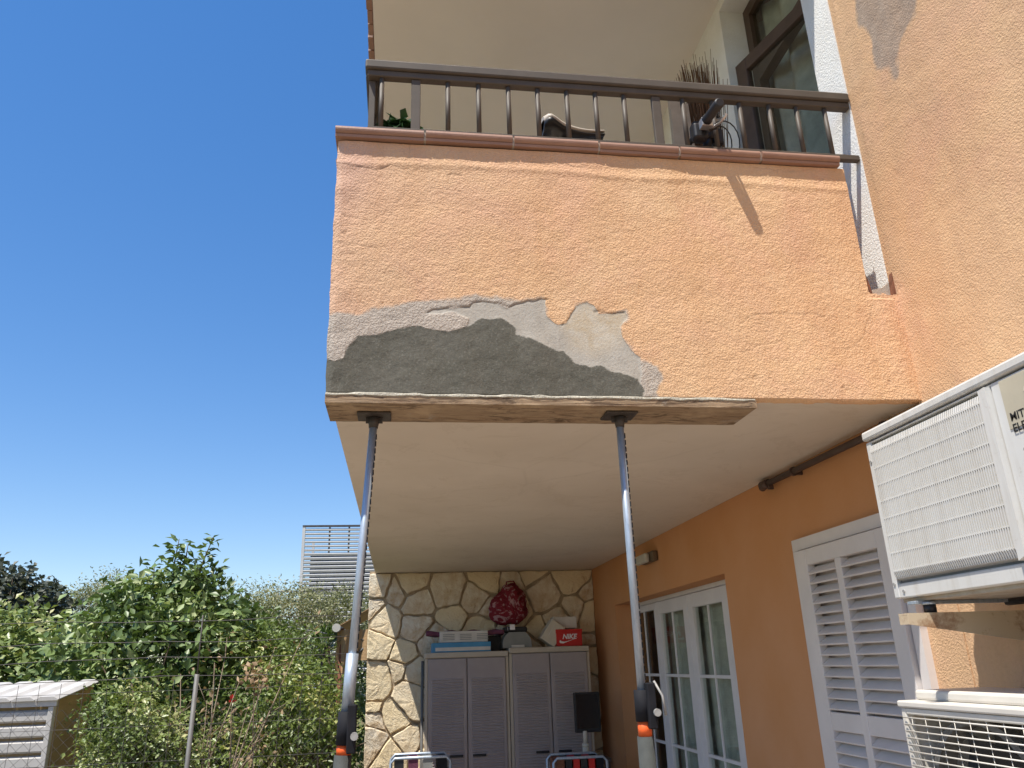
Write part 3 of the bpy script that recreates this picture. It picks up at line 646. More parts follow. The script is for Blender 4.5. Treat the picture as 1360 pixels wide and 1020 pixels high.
tr_ = (.795, 2.70, 2.4625); q = oy(860, 1012, 2.71); d_ = (Vector(q)-Vector(tr_)); fr2 = Vector(tr_)+d_*((2.4625-.021)/(2.4625-q.z))
prop(tr_, fr2, 'upright steel prop in front of the white french door', 1, (zat(tr_, fr2, 958), zat(tr_, fr2, 916), zat(tr_, fr2, 978), zat(tr_, fr2, 958)))

# ================================================================= air conditioners
AU = empty('upper_air_conditioner', (1.7, 2.0, 1.76), 'large white outdoor air conditioner with fine slatted grille, above the smaller one', 'air conditioner')
ax0, ay0, ay1, az0, az1 = 1.555, 1.53, 2.385, 1.755, 2.298
b = MB(); b.box((ax0+.02, ay0, az0), (1.86, ay1, az1-.028), .006); b.build('casing', M_ACS, AU)
b = MB(); b.box((ax0-.004, ay0-.006, az1-.024), (1.866, ay1+.006, az1+.008), .008); b.build('lid', M_ACS, AU)
b = MB(); b.box((ax0+.022, ay0+.003, az1-.0275), (1.858, ay1-.003, az1-.0245)); b.build('lid_gap', M_PLBLACK, AU)
gy0, gy1, gz0, gz1 = 1.815, 2.345, 1.812, 2.250
b = MB(); b.box((ax0+.004, ay0, az0), (ax0+.0195, gy0-.03, az1-.03), .004); b.box((ax0+.004, gy1+.012, az0+.001), (ax0+.0195, ay1, az1-.03), .004)
b.box((ax0+.004, gy0-.03, gz1+.012), (ax0+.0195, gy1+.012, az1-.031), .003); b.box((ax0+.004, gy0-.03, az0+.001), (ax0+.0195, gy1+.012, gz0-.012), .003); b.build('front_panel', M_ACS, AU)
b = MB(); b.prism([(gy0-.028, az0+.06), (gy0-.002, az0+.05), (gy0-.002, gz1+.006), (gy0-.028, gz1+.010)], 0, ax0-.014, ax0+.0195); b.build('grille_cheek', M_ACS, AU)
b = MB(); n = 60
for k in range(n):
    y = gy0+.004+(gy1-gy0-.006)*k/(n-1)
    P = [(ax0+.016, gz0-.004), (ax0-.004, gz0+.002), (ax0-.010, gz0+.022), (ax0-.010, gz1-.022), (ax0-.004, gz1-.002), (ax0+.016, gz1+.004)]
    Q = [(x+.0075, z) for x, z in P]
    for a in range(5):
        A, B_, C_, D_ = P[a], P[a+1], Q[a+1], Q[a]
        b.prism([A, B_, C_, D_], 1, y-.0020, y+.0020)
tag(b.build('grille_slats', M_ACS, AU), kind='stuff')
for k in range(8):
    z = gz0+.026+k*(gz1-gz0-.05)/7; b = MB(); b.box((ax0-.0093, gy0, z-.0016), (ax0-.002, gy1, z+.0016)); b.build('grille_rib', M_ACS, AU)
b = MB(); b.box((ax0+.0175, gy0-.002, gz0-.010), (ax0+.0198, gy1+.01, gz1+.010)); b.build('grille_back', M_ACDARK, AU)
b = MB(); b.box((ax0+.03, ay0+.004, az0-.012), (1.858, ay1-.004, az0-.0005)); b.build('drip_tray', M_ACB, AU)
for yy_ in (2.30, 1.68): b = MB(); b.box((ax0+.0, yy_-.02, az0-.022), (1.87, yy_+.02, az0-.0125), .001); b.build('foot_rail', M_GALV, AU)
def text(s, size, mat, loc, ax_x, ax_z, name, parent, bold=0, shear=0):
    cu = bpy.data.curves.new(name, 'FONT'); cu.body = s; cu.size = size; cu.offset = bold; cu.shear = shear; cu.extrude = .0003
    tmp = bpy.data.objects.new(name, cu); C.objects.link(tmp); dg = bpy.context.evaluated_depsgraph_get()
    me = bpy.data.meshes.new_from_object(tmp.evaluated_get(dg)); bpy.data.objects.remove(tmp)
    X_ = Vector(ax_x).normalized(); Z_ = Vector(ax_z).normalized(); N_ = X_.cross(Z_)
    M4 = Matrix(((X_.x, Z_.x, N_.x, loc[0]), (X_.y, Z_.y, N_.y, loc[1]), (X_.z, Z_.z, N_.z, loc[2]), (0, 0, 0, 1))); me.transform(M4)
    me.materials.clear(); me.materials.append(mat); return link(name, me, mat, parent)
for (yy_, zz_) in ((2.372, 2.20), (2.372, 1.80), (1.80, 1.775), (2.33, 1.775), (1.72, 1.80), (1.72, 2.07)):
    b = MB(); b.tube([(ax0+.0045, yy_, zz_), (ax0+.0012, yy_, zz_)], .0055, 10); b.build('screw', M_POST2, AU)
M_BADGE = plain('badge_beige', (.50, .45, .34), .5, .4, 0, .08, 8)
b = MB(); b.box((ax0+.0015, 1.42+.12, 2.130), (ax0+.0038, 1.752, 2.262), .001); b.build('badge', M_BADGE, AU)
text('MITSUBISHI\nELECTRIC', .030, M_TEXT, (ax0+.0012, 1.741, 2.150), (0, -1, 0), (0, 0, 1), 'lettering', AU, .0005)
b = MB()
for k in range(3):
    a = rad(90+120*k); c0 = Vector((0, 1.66, 2.222)); d0 = Vector((0, -math.cos(a), math.sin(a))); e0 = Vector((0, d0.z, -d0.y)); L_ = .022
    p0 = c0; p1 = c0+d0*L_*.5+e0*L_*.29; p2 = c0+d0*L_; p3 = c0+d0*L_*.5-e0*L_*.29
    V = [Vector((ax0+.0007, p.y, p.z)) for p in (p0, p1, p2, p3)]+[Vector((ax0+.0013, p.y, p.z)) for p in (p0, p1, p2, p3)]
    b.add(V, [(0, 1, 2, 3), (7, 6, 5, 4)]+[(i, i+4, (i+1) % 4+4, (i+1) % 4) for i in range(4)])
b.build('emblem', M_CARDT, AU)

AL = empty('lower_air_conditioner', (1.7, 2.0, .9), 'cream outdoor air conditioner with open wire grille, beneath the larger one', 'air conditioner')
lx0, ly0, ly1, lz0, lz1 = 1.575, 1.66, 2.49, .90, 1.462
b = MB(); b.box((lx0-.006, ly0-.006, 1.432), (1.886, ly1+.006, 1.452), .005); b.box((lx0+.05, ly0+.03, 1.452), (1.88, ly1-.012, 1.482), .008); b.build('lid', M_ACW, AL)
wy0, wy1, wz0, wz1 = 1.96, 2.465, .95, 1.412
b = MB(); b.box((lx0, ly0, lz0), (lx0+.03, wy0, 1.431), .006); b.box((lx0, wy1, lz0), (lx0+.03, ly1, 1.431), .005); b.box((lx0, wy0, wz1), (lx0+.03, wy1, 1.4305), .004); b.box((lx0, wy0, lz0), (lx0+.03, wy1, wz0), .005)
b.box((lx0+.031, ly1-.012, lz0), (1.88, ly1, 1.431), .003); b.box((lx0+.031, ly0, lz0), (1.88, ly0+.012, 1.431), .003); b.box((lx0+.03, ly0+.013, lz0), (1.88, ly1-.013, lz0+.012)); b.box((lx0+.04, wy0-.015, lz0+.013), (1.87, wy0-.005, 1.43)); b.build('casing', M_ACW, AL)
b = MB(); b.box((1.868, wy0, lz0+.014), (1.879, ly1-.014, 1.43)); b.build('coil', M_COIL, AL)
fy, fz_ = 2.215, 1.18
b = MB()
for k in range(40):
    a, a2 = 2*math.pi*k/40, 2*math.pi*(k+1)/40; P = []
    for ang in (a, a2):
        for rr_ in (.215, .235): P.append((fy+rr_*math.cos(ang), fz_+rr_*math.sin(ang)))
    b.prism([P[0], P[1], P[3], P[2]], 0, lx0+.04, lx0+.10)
b.build('fan_shroud', M_COIL, AL)
b = MB(); b.tube([(lx0+.05, fy, fz_), (lx0+.13, fy, fz_)], .055, 20)
for k in range(4):
    V = []; nn_ = 8
    for i in range(nn_+1):
        r_ = .05+.155*i/nn_
        for s_ in (-1, 1):
            a = rad(90*k)+s_*(.42+.25*i/nn_)+.3*i/nn_; V.append((lx0+.085+s_*.025, fy+r_*math.cos(a), fz_+r_*math.sin(a)))
    V += [(x+.004, y, z) for x, y, z in V]; m_ = 2*(nn_+1)
    b.add(V, [(2*i, 2*i+1, 2*i+3, 2*i+2) for i in range(nn_)]+[(m_+2*i, m_+2*i+2, m_+2*i+3, m_+2*i+1) for i in range(nn_)], True)
b.build('fan', M_FAN, AL)
nw = 24
for k in range(nw):
    z = wz0+.008+(wz1-wz0-.016)*k/(nw-1); b = MB(); b.tube([(lx0-.004, wy0-.008, z), (lx0-.006, wy1+.008, z)], .0022, 6); b.build('grille_wire', M_ACW, AL)
b = MB()
for k in range(8):
    y = wy0+.02+(wy1-wy0-.04)*k/7; b.tube([(lx0+.004, y, wz0-.004), (lx0+.004, y, wz1+.004)], .0010, 5)
b.build('grille_uprights', M_ACW, AL)
# ---- brackets
def bracket(y, z, mat, lab, x_out, up=.05):
    e = empty('wall_bracket', (XW-.006, y, z-.35), lab, 'bracket', 'steel brackets carrying the air conditioners')
    b = MB(); b.prism([(x_out, z), (XW-.006, z), (XW-.006, z-.105), (XW-.12, z-.085), (x_out, z-.032)], 1, y, y+.005); b.prism([(x_out, z-.006), (XW-.006, z-.006), (XW-.006, z), (x_out, z)], 1, y+.006, y+.045)
    b.box((x_out, y+.0055, z-.032), (x_out+.004, y+.045, z-.007)); b.build('arm', mat, e)
    b = MB(); b.box((XW-.012, y-.008, z-.40), (XW-.005, y+.05, z+.02)); b.build('wall_plate', mat, e)
    return e
M_BRKD = plain('dark_bracket_steel', (.045, .042, .042), .6, .35)
e = bracket(2.255, 1.706, M_BRK, 'tan steel bracket arm under the near end of the upper air conditioner', 1.505)
b = MB(); b.tube([(1.60, 2.28, 1.707), (1.60, 2.28, 1.730)], .018, 12); b.build('rubber_mount', M_PLBLACK, e)
b = MB(); b.tube([(1.60, 2.28, 1.7305), (1.60, 2.28, 1.738)], .022, 12); b.tube([(1.6, 2.28, 1.7385), (1.6, 2.28, 1.7545)], .006, 8); b.build('bolt', M_GALV, e)
e = bracket(1.78, 1.706, M_BRKD, 'dark steel bracket under the lettered end of the upper air conditioner', 1.60)
bracket(2.30, .885, M_BRK, 'tan steel bracket arm under the lower air conditioner', 1.53)
bracket(1.80, .885, M_BRK, 'tan steel bracket under the near end of the lower air conditioner', 1.53)
b = MB(); b.tube([(1.90, 1.93, 1.70), (1.90, 1.95, 1.60), (1.905, 1.99, 1.50), (1.91, 2.0, 1.3)], .014, 8); b.tube([(1.88, 2.30, 1.735), (1.88, 1.7, 1.735)], .012, 8)
tag(b.build('refrigerant_pipe', M_PLBLACK), 'black insulated pipe running down behind the air conditioners', 'pipe')

# ================================================================= pipe and lamp on the shaded wall
e = empty('wall_pipe', (XW, 3.3, 2.45), 'brown pipe clipped to the orange wall just under the balcony', 'pipe')
b = MB(); b.tube([(XW-.045, 2.45, 2.447), (XW-.045, 3.90, 2.462)], .016, 12); b.build('tube', M_PIPE, e)
for y in (3.58, 2.8): b = MB(); b.tube([(XW-.045, y-.008, 2.458), (XW-.045, y+.008, 2.458)], .023, 12); b.box((XW-.03, y-.006, 2.44), (XW-.001, y+.006, 2.47)); b.build('clip', M_PIPE, e)
b = MB(); b.tube([(XW-.045, 3.86, 2.46), (XW-.045, 3.94, 2.463)], .024, 12); b.tube([(XW-.045, 3.93, 2.463), (XW-.02, 3.99, 2.463)], .02, 12); b.box((XW-.055, 3.84, 2.425), (XW-.03, 3.855, 2.445)); b.build('end_cap', M_PIPE, e)
p = ox(866, 741, XW)
e = empty('wall_lamp', (XW, p.y, p.z-.04), 'small oblong bulkhead lamp on the orange wall above the french door', 'wall lamp')
b = MB(); b.box((XW-.05, p.y-.16, p.z-.04), (XW-.001, p.y+.15, p.z+.04), .012); b.build('housing', M_BRASS, e)
b = MB(); b.box((XW-.095, p.y-.10, p.z-.045), (XW-.0505, p.y+.16, p.z+.03), .018); b.build('diffuser', M_LAMPG, e)

# ================================================================= cabinets
def cabinet(x0, x1, zt, lab):
    yF = 7.7; e = empty('storage_cabinet', ((x0+x1)/2, yF, .02), lab, 'cabinet', 'plastic storage cabinets against the stone wall')
    b = MB(); b.box((x0+.012, yF+.02, .06), (x1-.012, yF+.38, zt-.045)); b.build('carcass', M_CAB, e)
    b = MB(); b.box((x0, yF-.012, zt-.05), (x1, yF+.40, zt), .010); b.build('top', M_CABTOP, e)
    b = MB(); b.box((x0, yF, .021), (x0+.028, yF+.02, zt-.051), .004); b.box((x1-.028, yF, .021), (x1, yF+.02, zt-.051), .004); b.box((x0+.029, yF, .021), (x1-.029, yF+.02, .06)); b.build('side_posts', M_CABTOP, e)
    xm = (x0+x1)/2
    for s_, (a, c_) in enumerate(((x0+.03, xm-.004), (xm+.004, x1-.03))):
        b = MB(); b.box((a, yF-.012, .065), (c_, yF+.012, zt-.056), .006); d_ = b.build('door', M_CAB, e)
        b = MB(); z = .30
        while z < zt-.22: b.prism([(yF-.0125, z), (yF-.021, z+.004), (yF-.0125, z+.016)], 0, a+.035, c_-.035); z += .0235
        tag(b.build('ridges', M_CAB, d_), kind='stuff')
        hx = c_-.16 if s_ == 0 else a+.04
        b = MB(); b.box((hx, yF-.035, .83), (hx+.12, yF-.0215, .85), .006); b.box((hx, yF-.022, .832), (hx+.01, yF-.012, .848)); b.build('handle', M_PLBLACK, d_)
    return e
cabinet(.228, 1.008, 1.718, 'grey louvred plastic cabinet on the left, with boxes and purple mat on top')
cabinet(1.014, 1.786, 1.742, 'grey louvred plastic cabinet on the right, behind the black screen')
def rot(px, py, Y, z0=None):  return oy(px, py, Y)
# things on top
def boxthing(name, px0, px1, py0, py1, Y, dep_, mat, lab, cat, tilt=0, zbase=None, group=None, bev=.003):
    a = oy(px0, (py0+py1)/2, Y); c_ = oy(px1, (py0+py1)/2, Y); zt_ = oy((px0+px1)/2, py0, Y).z; zb = zbase if zbase is not None else oy((px0+px1)/2, py1, Y).z
    cx_ = (a.x+c_.x)/2; hw = (c_.x-a.x)/2; b = MB()
    Mx = Matrix.Translation((cx_, Y, zb)) @ Matrix.Rotation(tilt, 4, 'Y')
    b.box((-hw, 0, 0), (hw, dep_, zt_-zb), bev, Mx); o = b.build(name, mat); tag(o, lab, cat, group); return o, Mx, hw, zt_-zb
o, Mx, hw, h_ = boxthing('blue_box', 574, 652, 853, 866, 7.72, .3, M_BLUE, 'flat blue cardboard box lying on the left cabinet', 'box', 0, 1.7185)
b = MB(); b.box((-hw+.03, -.003, .012), (hw-.005, -.0005, h_*.5), 0, Mx); b.build('white_stripe', M_CARD, o)
zb1 = 1.7185+h_+.001
o, Mx, hw, h_ = boxthing('white_box', 584, 648, 838, 856, 7.74, .25, M_CARD, 'low white printed box stacked on the blue box', 'box', 0, zb1)
for k in range(3):
    b = MB()
    for j in range(4): b.box((-hw+.03+k*.16, -.0025, h_*(.22+.15*j)), (-hw+.03+k*.16+.11, -.0006, h_*(.22+.15*j)+.006), 0, Mx)
    b.build('printed_lines', M_GREYC, o)
zb2 = zb1+h_
b = MB(); pa = oy(566, 836, 7.9); pb = oy(667, 831, 7.9); zz_ = 1.80
V = []; F = []; n = 24
for i in range(n+1):
    x = pa.x+(pb.x-pa.x)*i/n; w_ = .012*math.sin(i*.7)
    for (dy, dz) in ((0, 0), (0, .035), (.10, .045), (.2, .04), (.2, 0)): V.append((x, 8.05-.28+.01+dy+w_, zz_+.07+dz+.008*math.sin(i*.9+dy*9)))
m5 = 5
for i in range(n): F += [(m5*i+k, m5*i+(k+1) % 5, m5*(i+1)+(k+1) % 5, m5*(i+1)+k) for k in range(5)]
F += [tuple(range(4, -1, -1)), tuple(m5*n+k for k in range(5))]
b.add(V, F, True); o = b.build('folded_mat', M_PURP); tag(o, 'folded plum coloured mat lying behind the white box on the left cabinet', 'mat')
b = MB(); b.box((.45, 7.99, 1.7185), (.98, 8.09, 1.865), .01); tag(b.build('dark_crate', M_PLBLACK), 'dark low crate on the left cabinet under the plum mat', 'crate')
# grey carry case
a = oy(668, 850, 7.75); c_ = oy(706, 850, 7.75)
e = empty('carry_case', ((a.x+c_.x)/2, 7.85, 1.742), 'grey plastic carry case between the red bag and the right boxes', 'case')
b = MB(); n = 12; P = []
x0_, x1_ = a.x, c_.x; w_ = x1_-x0_
P = [(x0_, 1.7425), (x1_, 1.7425), (x1_, 1.80), (x1_-.02, 1.85), (x1_-.06, 1.885), (x0_+.06, 1.885), (x0_+.02, 1.85), (x0_, 1.80)]
b.prism(P, 1, 7.76, 7.98); b.build('shell', M_GREYC, e)
b = MB(); b.box((x0_+.08, 7.745, 1.7425), (x1_-.07, 7.759, 1.768), .004); b.build('latch', M_CARD, e)
b = MB(); b.tube([(x0_+.05, 7.752, 1.90), (x0_+.05, 7.76, 1.935)], .002, 6); b.box((x0_+.07, 7.748, 1.905), (x0_+.12, 7.752, 1.955), .002); b.build('tag_label', M_WTEXT, e)
b = MB(); b.box((x0_+.02, 7.80, 1.886), (x1_-.03, 7.95, 1.935), .012); tag(b.build('black_pouch', M_PLBLACK), 'black pouch lying on the grey carry case', 'pouch')
# red floral bag
pc = oy(676, 808, 7.95); me = bpy.data.meshes.new('bag'); bm = bmesh.new(); bmesh.ops.create_icosphere(bm, subdivisions=4, radius=1)
for v in bm.verts:
    x, y, z = v.co; t_ = (z+1)/2
    wx = .215*(1-.62*max(0, t_-.15)**1.5); sag = .014*math.sin(4*x+5*z+1)+.010*math.sin(9*y+13*x+5*z)+.006*math.sin(23*x-17*z)
    v.co = Vector((pc.x+x*wx+.03*z+sag, 7.97+y*.13+sag*.5, 1.94+max(t_, .06)*.42+.008*math.sin(9*x)))
bm.to_mesh(me); bm.free(); me.polygons.foreach_set('use_smooth', [True]*len(me.polygons)); me.materials.append(M_BAG)
e = link('floral_bag', me, M_BAG); tag(e, 'bulging dark red bag with pale floral pattern on top of the cabinets', 'bag')
b = MB(); b.tube([(pc.x-.03, 7.93, 2.30), (pc.x-.02, 7.92, 2.37), (pc.x+.05, 7.92, 2.375), (pc.x+.09, 7.93, 2.29)], .008, 6); b.build('strap', M_BAG, e)
# tilted cream box, white paper box, red shoebox
o, Mx, hw, h_ = boxthing('cream_box', 716, 737, 823, 855, 7.74, .2, M_CARDT, 'cream cardboard box tipped at an angle on the right cabinet', 'box', rad(35), 1.78)
b = MB(); b.box((-hw*.4, -.002, h_*.3), (-hw*.4+.006, -.0005, h_*.9), 0, Mx); b.build('edge_tape', M_CARD, o)
o, Mx, hw, h_ = boxthing('shoebox', 739, 773, 836, 858, 7.73, .30, M_RED, 'bright red shoebox with white lettering on the right cabinet', 'shoebox', 0, 1.7425)
b = MB(); b.box((-hw-.004, -.004, h_*.78), (hw+.004, .303, h_+.003), .002, Mx); b.build('lid', M_RED, o)
ctr = Mx @ Vector((0, 0, 0))
text('NIKE', .062, M_WTEXT, (ctr.x-.068, 7.7245, 1.7425+h_*.44), (1, 0, 0), (0, 0, 1), 'lettering', o, .002, .25)
b = MB(); S_ = [(-.09, .38), (-.078, .30), (-.05, .27), (-.02, .30), (.085, .50), (-.03, .24), (-.06, .17), (-.09, .19), (-.10, .26)]
b.prism([(ctr.x+x, 1.7425+z*h_) for x, z in S_], 1, 7.7240, 7.7252); b.build('swoosh', M_WTEXT, o)
o, Mx, hw, h_ = boxthing('paper_packet', 735, 766, 819, 836, 7.80, .16, M_CARD, 'pale paper packet lying on the red shoebox', 'packet', 0, 1.7425+.165)
# monitor on a low shelf table
e = empty('computer_screen', (1.60, 7.1, .84), 'black flat screen on a stand before the right cabinet', 'screen')
a = oy(762, 920, 7.1); c_ = oy(799, 972, 7.1)
b = MB(); b.box((a.x, 7.1, c_.z), (c_.x, 7.145, a.z), .006); b.build('housing', M_PLBLACK, e)
b = MB(); b.box((a.x+.015, 7.0975, c_.z+.03), (c_.x-.015, 7.0995, a.z-.015)); b.build('display', M_SCREEN, e)
b = MB(); b.tube([(a.x+.085, 7.16, c_.z+.05), (a.x+.085, 7.165, .845)], .012, 8); b.box((a.x+.0, 7.09, .84), (a.x+.19, 7.24, .852), .004); b.build('stand', M_PLBLACK, e)
b = MB(); pc = oy(778, 990, 7.0); b.tube([(pc.x+.0, 7.0, .84), (pc.x, 7.0, .93)], .028, 14); b.tube([(pc.x, 7.0, .93), (pc.x, 7.0, .955)], .03, 14); b.tube([(pc.x, 7.0, .955), (pc.x, 7.0, 1.05)], [.02, .017], 14)
tag(b.build('bottle', M_CARDT), 'slim cream bottle with dark band in front of the black screen', 'bottle')
e = empty('side_table', (1.6, 7.1, .02), 'dark side table that carries the black screen', 'table')
b = MB(); b.box((1.28, 7.0, .80), (1.76, 7.3, .839), .006); b.build('table_top', M_WOODDK, e)
for x in (1.31, 1.73):
    for y in (7.03, 7.27): b = MB(); b.box((x-.02, y-.02, .021), (x+.02, y+.02, .799)); b.build('leg', M_WOODDK, e)
# broom pole by the cabinet
b = MB(); p0 = oy(562, 878, 7.9); b.tube([(p0.x-.02, 7.75, .02), (p0.x, 8.09, p0.z)], .013, 8); tag(b.build('pole', M_POST), 'pale thin pole leaning on the stone wall beside the left cabinet', 'pole')
# folding racks whose tops just reach into view
def rack(x0, x1, Y, z, lab, cols):
    e = empty('folding_rack', ((x0+x1)/2, Y, .02), lab, 'rack')
    def loop(y): return [(x0, y, .03), (x0, y, z-.03), (x0+.03, y, z), (x1-.03, y, z), (x1, y, z-.03), (x1, y, .03)]
    b = MB(); b.tube(loop(Y), .011, 8); b.build('front_frame', M_GALV, e)
    b = MB(); b.tube(loop(Y+.28), .011, 8); b.build('rear_frame', M_GALV, e)
    for k, mt in enumerate(cols):
        b = MB(); xx_ = x0+.06+(x1-x0-.12)*k/(len(cols)-1); n_ = 8; V = []
        for i in range(n_+1):
            y_ = Y+.28*i/n_; zz2 = z-.012-.02*math.sin(math.pi*i/n_); V += [(xx_-.035, y_, zz2), (xx_+.035, y_, zz2+.004), (xx_+.035, y_, zz2-.25-.03*math.sin(k)), (xx_-.035, y_, zz2-.25)]
        b.add(V, [(4*i+q, 4*i+(q+1) % 4, 4*i+4+(q+1) % 4, 4*i+4+q) for i in range(n_) for q in range(4)]+[(3, 2, 1, 0), (4*n_, 4*n_+1, 4*n_+2, 4*n_+3)]); b.build('hanging_cloth', mt, e)
    return e
a = oy(519, 1010, 6.4); c_ = oy(598, 1010, 6.4); rack(a.x, c_.x, 6.4, oy(560, 1006, 6.4).z, 'grey tubular folding rack with dark cloths at the foot of the stone wall', [M_PLBLACK, M_PURP, M_GREYC, M_BLACK])
a = oy(735, 1010, 6.5); c_ = oy(806, 1010, 6.5); rack(a.x, c_.x, 6.5, oy(770, 1006, 6.5).z, 'folding rack hung with red and orange cloths before the right cabinet', [M_RUST, M_PLBLACK, M_RED, M_PLBLACK, M_RED, M_BLACK])

# ================================================================= balcony contents
e = empty('bicycle', (.95, 2.95, 2.8), 'bicycle with black and grey saddle standing behind the balcony railing', 'bicycle')
BY = 2.93; FZ = 2.8; R_w = .34
def wheel(cx_):
    b = MB(); b.tube([(cx_+R_w*math.cos(a), BY, FZ+R_w+R_w*math.sin(a)) for a in [2*math.pi*k/32 for k in range(33)]], .022, 8, False); o = b.build('tyre', M_PLBLACK, e)
    b = MB(); b.tube([(cx_+(R_w-.03)*math.cos(a), BY, FZ+R_w+(R_w-.03)*math.sin(a)) for a in [2*math.pi*k/32 for k in range(33)]], .010, 6, False); b.tube([(cx_, BY-.04, FZ+R_w), (cx_, BY+.04, FZ+R_w)], .02, 10)
    for k in range(16): a = 2*math.pi*k/16; b.tube([(cx_, BY+.02*(-1)**k, FZ+R_w), (cx_+(R_w-.03)*math.cos(a), BY, FZ+R_w+(R_w-.03)*math.sin(a))], .0012, 4)
    b.build('rim', M_CHR, o)
ps = oy(757, 172, BY); wheel(.28); wheel(1.38)
bb = Vector((.76, BY, FZ+.30)); st_ = Vector((.62, BY, FZ+.75)); hd = Vector((1.18, BY, FZ+.80)); hb_ = Vector((1.22, BY, FZ+.68)); rw = Vector((.28, BY, FZ+R_w)); fw = Vector((1.38, BY, FZ+R_w))
b = MB()
for p_, q_, r_ in ((bb, st_, .017), (st_, hd, .018), (bb, hb_, .02), (hd, hb_, .02), (bb, rw, .011), (st_, rw, .010)): b.tube([p_, q_], r_, 10)
b.build('frame', M_PLBLACK, e)
b = MB(); b.tube([hb_, fw-Vector((.02, .05, 0)), ], .014, 8); b.tube([hb_, fw-Vector((.02, -.05, 0))], .014, 8); b.build('fork', M_PLBLACK, e)
sd_ = Vector((ps.x, BY, ps.z)); b = MB(); b.tube([st_, sd_-Vector((.03, 0, .06))], .014, 10); b.build('seat_post', M_CHR, e)
# saddle: wide tail, long nose
def saddle_mesh(shrink, drop):
    b = MB(); n = 18; m = 12; V = []
    x0_, x1_ = oy(720, 175, BY).x, oy(801, 178, BY).x
    for i in range(n+1):
        t_ = i/n; x = x0_+(x1_-x0_)*t_; wd = (.088*(1-t_)**1.5*min(1, (t_*9+.25))**.5+.022+.01*t_)*shrink; zt_ = sd_.z+.03-.035*t_-.02*math.sin(t_*math.pi)+.018*math.exp(-((t_-.12)/.14)**2)-drop
        hh_ = .06*(1-t_)**1.3+.016
        for k in range(m):
            a = 2*math.pi*k/m; V.append((x, BY+wd*math.cos(a), zt_-hh_*.5+hh_*.5*math.sin(a)-(.012*abs(math.cos(a)))))
    b.add(V, [(i*m+k, i*m+(k+1) % m, (i+1)*m+(k+1) % m, (i+1)*m+k) for i in range(n) for k in range(m)], True); b.add(V[:m], [tuple(range(m))]); b.add(V[-m:], [tuple(range(m))]); return b
s1 = saddle_mesh(1, .012).build('saddle', M_LEATH, e)
saddle_mesh(.96, -.008).build('saddle_cover', M_SADG, s1)
b = MB(); b.tube([sd_+Vector((-.1, .02, -.03)), sd_+Vector((0, .022, -.06)), sd_+Vector((.1, .012, -.02))], .004, 6); b.tube([sd_+Vector((-.1, -.02, -.03)), sd_+Vector((0, -.022, -.06)), sd_+Vector((.1, -.012, -.02))], .004, 6); b.build('saddle_rails', M_CHR, s1)
ge = oy(956, 136, 2.45); stm = Vector((1.23, BY, FZ+.92))
b = MB(); b.tube([hd, Vector((1.16, BY, FZ+.90))], .014, 10); b.tube([Vector((1.16, BY, FZ+.90)), stm], .016, 10); b.build('stem', M_CHR, e)
far = Vector((1.27, BY+.40, FZ+1.0))
b = MB(); b.tube([ge, ge.lerp(stm, .6)+Vector((0, 0, .03)), stm, stm.lerp(far, .4)+Vector((0, 0, .03)), far], .011, 10); hbar = b.build('handlebar', M_PLBLACK, e)
d_ = (ge.lerp(stm, .6)+Vector((0, 0, .03))-ge).normalized()
b = MB(); b.tube([ge-d_*.002, ge+d_*.004, ge+d_*.11, ge+d_*.125], [.016, .022, .020, .024], 14); b.build('grip', M_PLBLACK, hbar)
b = MB(); b.tube([far, far-(far-stm).normalized()*.12], .017, 12); b.build('grip', M_PLBLACK, hbar)
b = MB(); q = ge+d_*.15; b.tube([q, q+Vector((.035, 0, -.02)), q+Vector((.045, -.05, -.035)), q+Vector((.04, -.12, -.05))], .006, 8); b.box(q-Vector((.02, .02, .025)), q+Vector((.03, .02, .015)), .005); b.build('brake_lever', M_CHR, hbar)
b = MB(); q = ge+d_*.20; b.box(q-Vector((.035, .02, .055)), q+Vector((.03, .025, .02)), .01); b.tube([q+Vector((.03, 0, -.0)), q+Vector((.07, -.01, .01))], .012, 8); b.build('shifter', M_PLBLACK, hbar)
b = MB(); q = oy(935, 172, 2.74); b.box(q-Vector((.06, .03, .06)), q+Vector((.045, .03, .025)), .012); b.box(q+Vector((.02, -.03, .02)), q+Vector((.07, .03, .085)), .01); b.box(q+Vector((.03, -.02, -.08)), q+Vector((.08, .03, .0)), .01); b.tube([q+Vector((-.03, -.035, .015)), q+Vector((.05, -.035, .045))], .008, 8); b.tube([q+Vector((.02, -.0, -.03)), q+Vector((.0, -.0, -.11))], .02, 8); b.build('lamp', M_PLBLACK, hbar)
b = MB(); b.tube([q+Vector((-.01, -.037, .0)), q+Vector((.07, -.037, .035))], .007, 8); b.build('reflector', M_CHR, hbar)
for k, (cx0, r0) in enumerate(((968, 30), (962, 24))):
    P = []
    for i in range(14):
        a = rad(150-i*17); P.append(oy(cx0-8+r0*.75*math.cos(a), 188-r0*1.05*math.sin(a)+4, 2.60+.012*k+.01*i))
    b = MB(); b.tube(P, .0030, 6); b.build('cable', M_PLBLACK, hbar)
b = MB(); b.tube([bb-Vector((0, .05, 0)), bb+Vector((.12, -.06, -.12))], .009, 8); b.tube([bb+Vector((0, .05, 0)), bb+Vector((-.12, .06, .12))], .009, 8); b.tube([bb-Vector((0, .06, 0)), bb+Vector((0, .06, 0))], .02, 10)
b.tube([bb+Vector((.085*math.cos(a), .045, .085*math.sin(a))) for a in [2*math.pi*k/20 for k in range(21)]], .004, 6, False); b.build('crank', M_CHR, e)

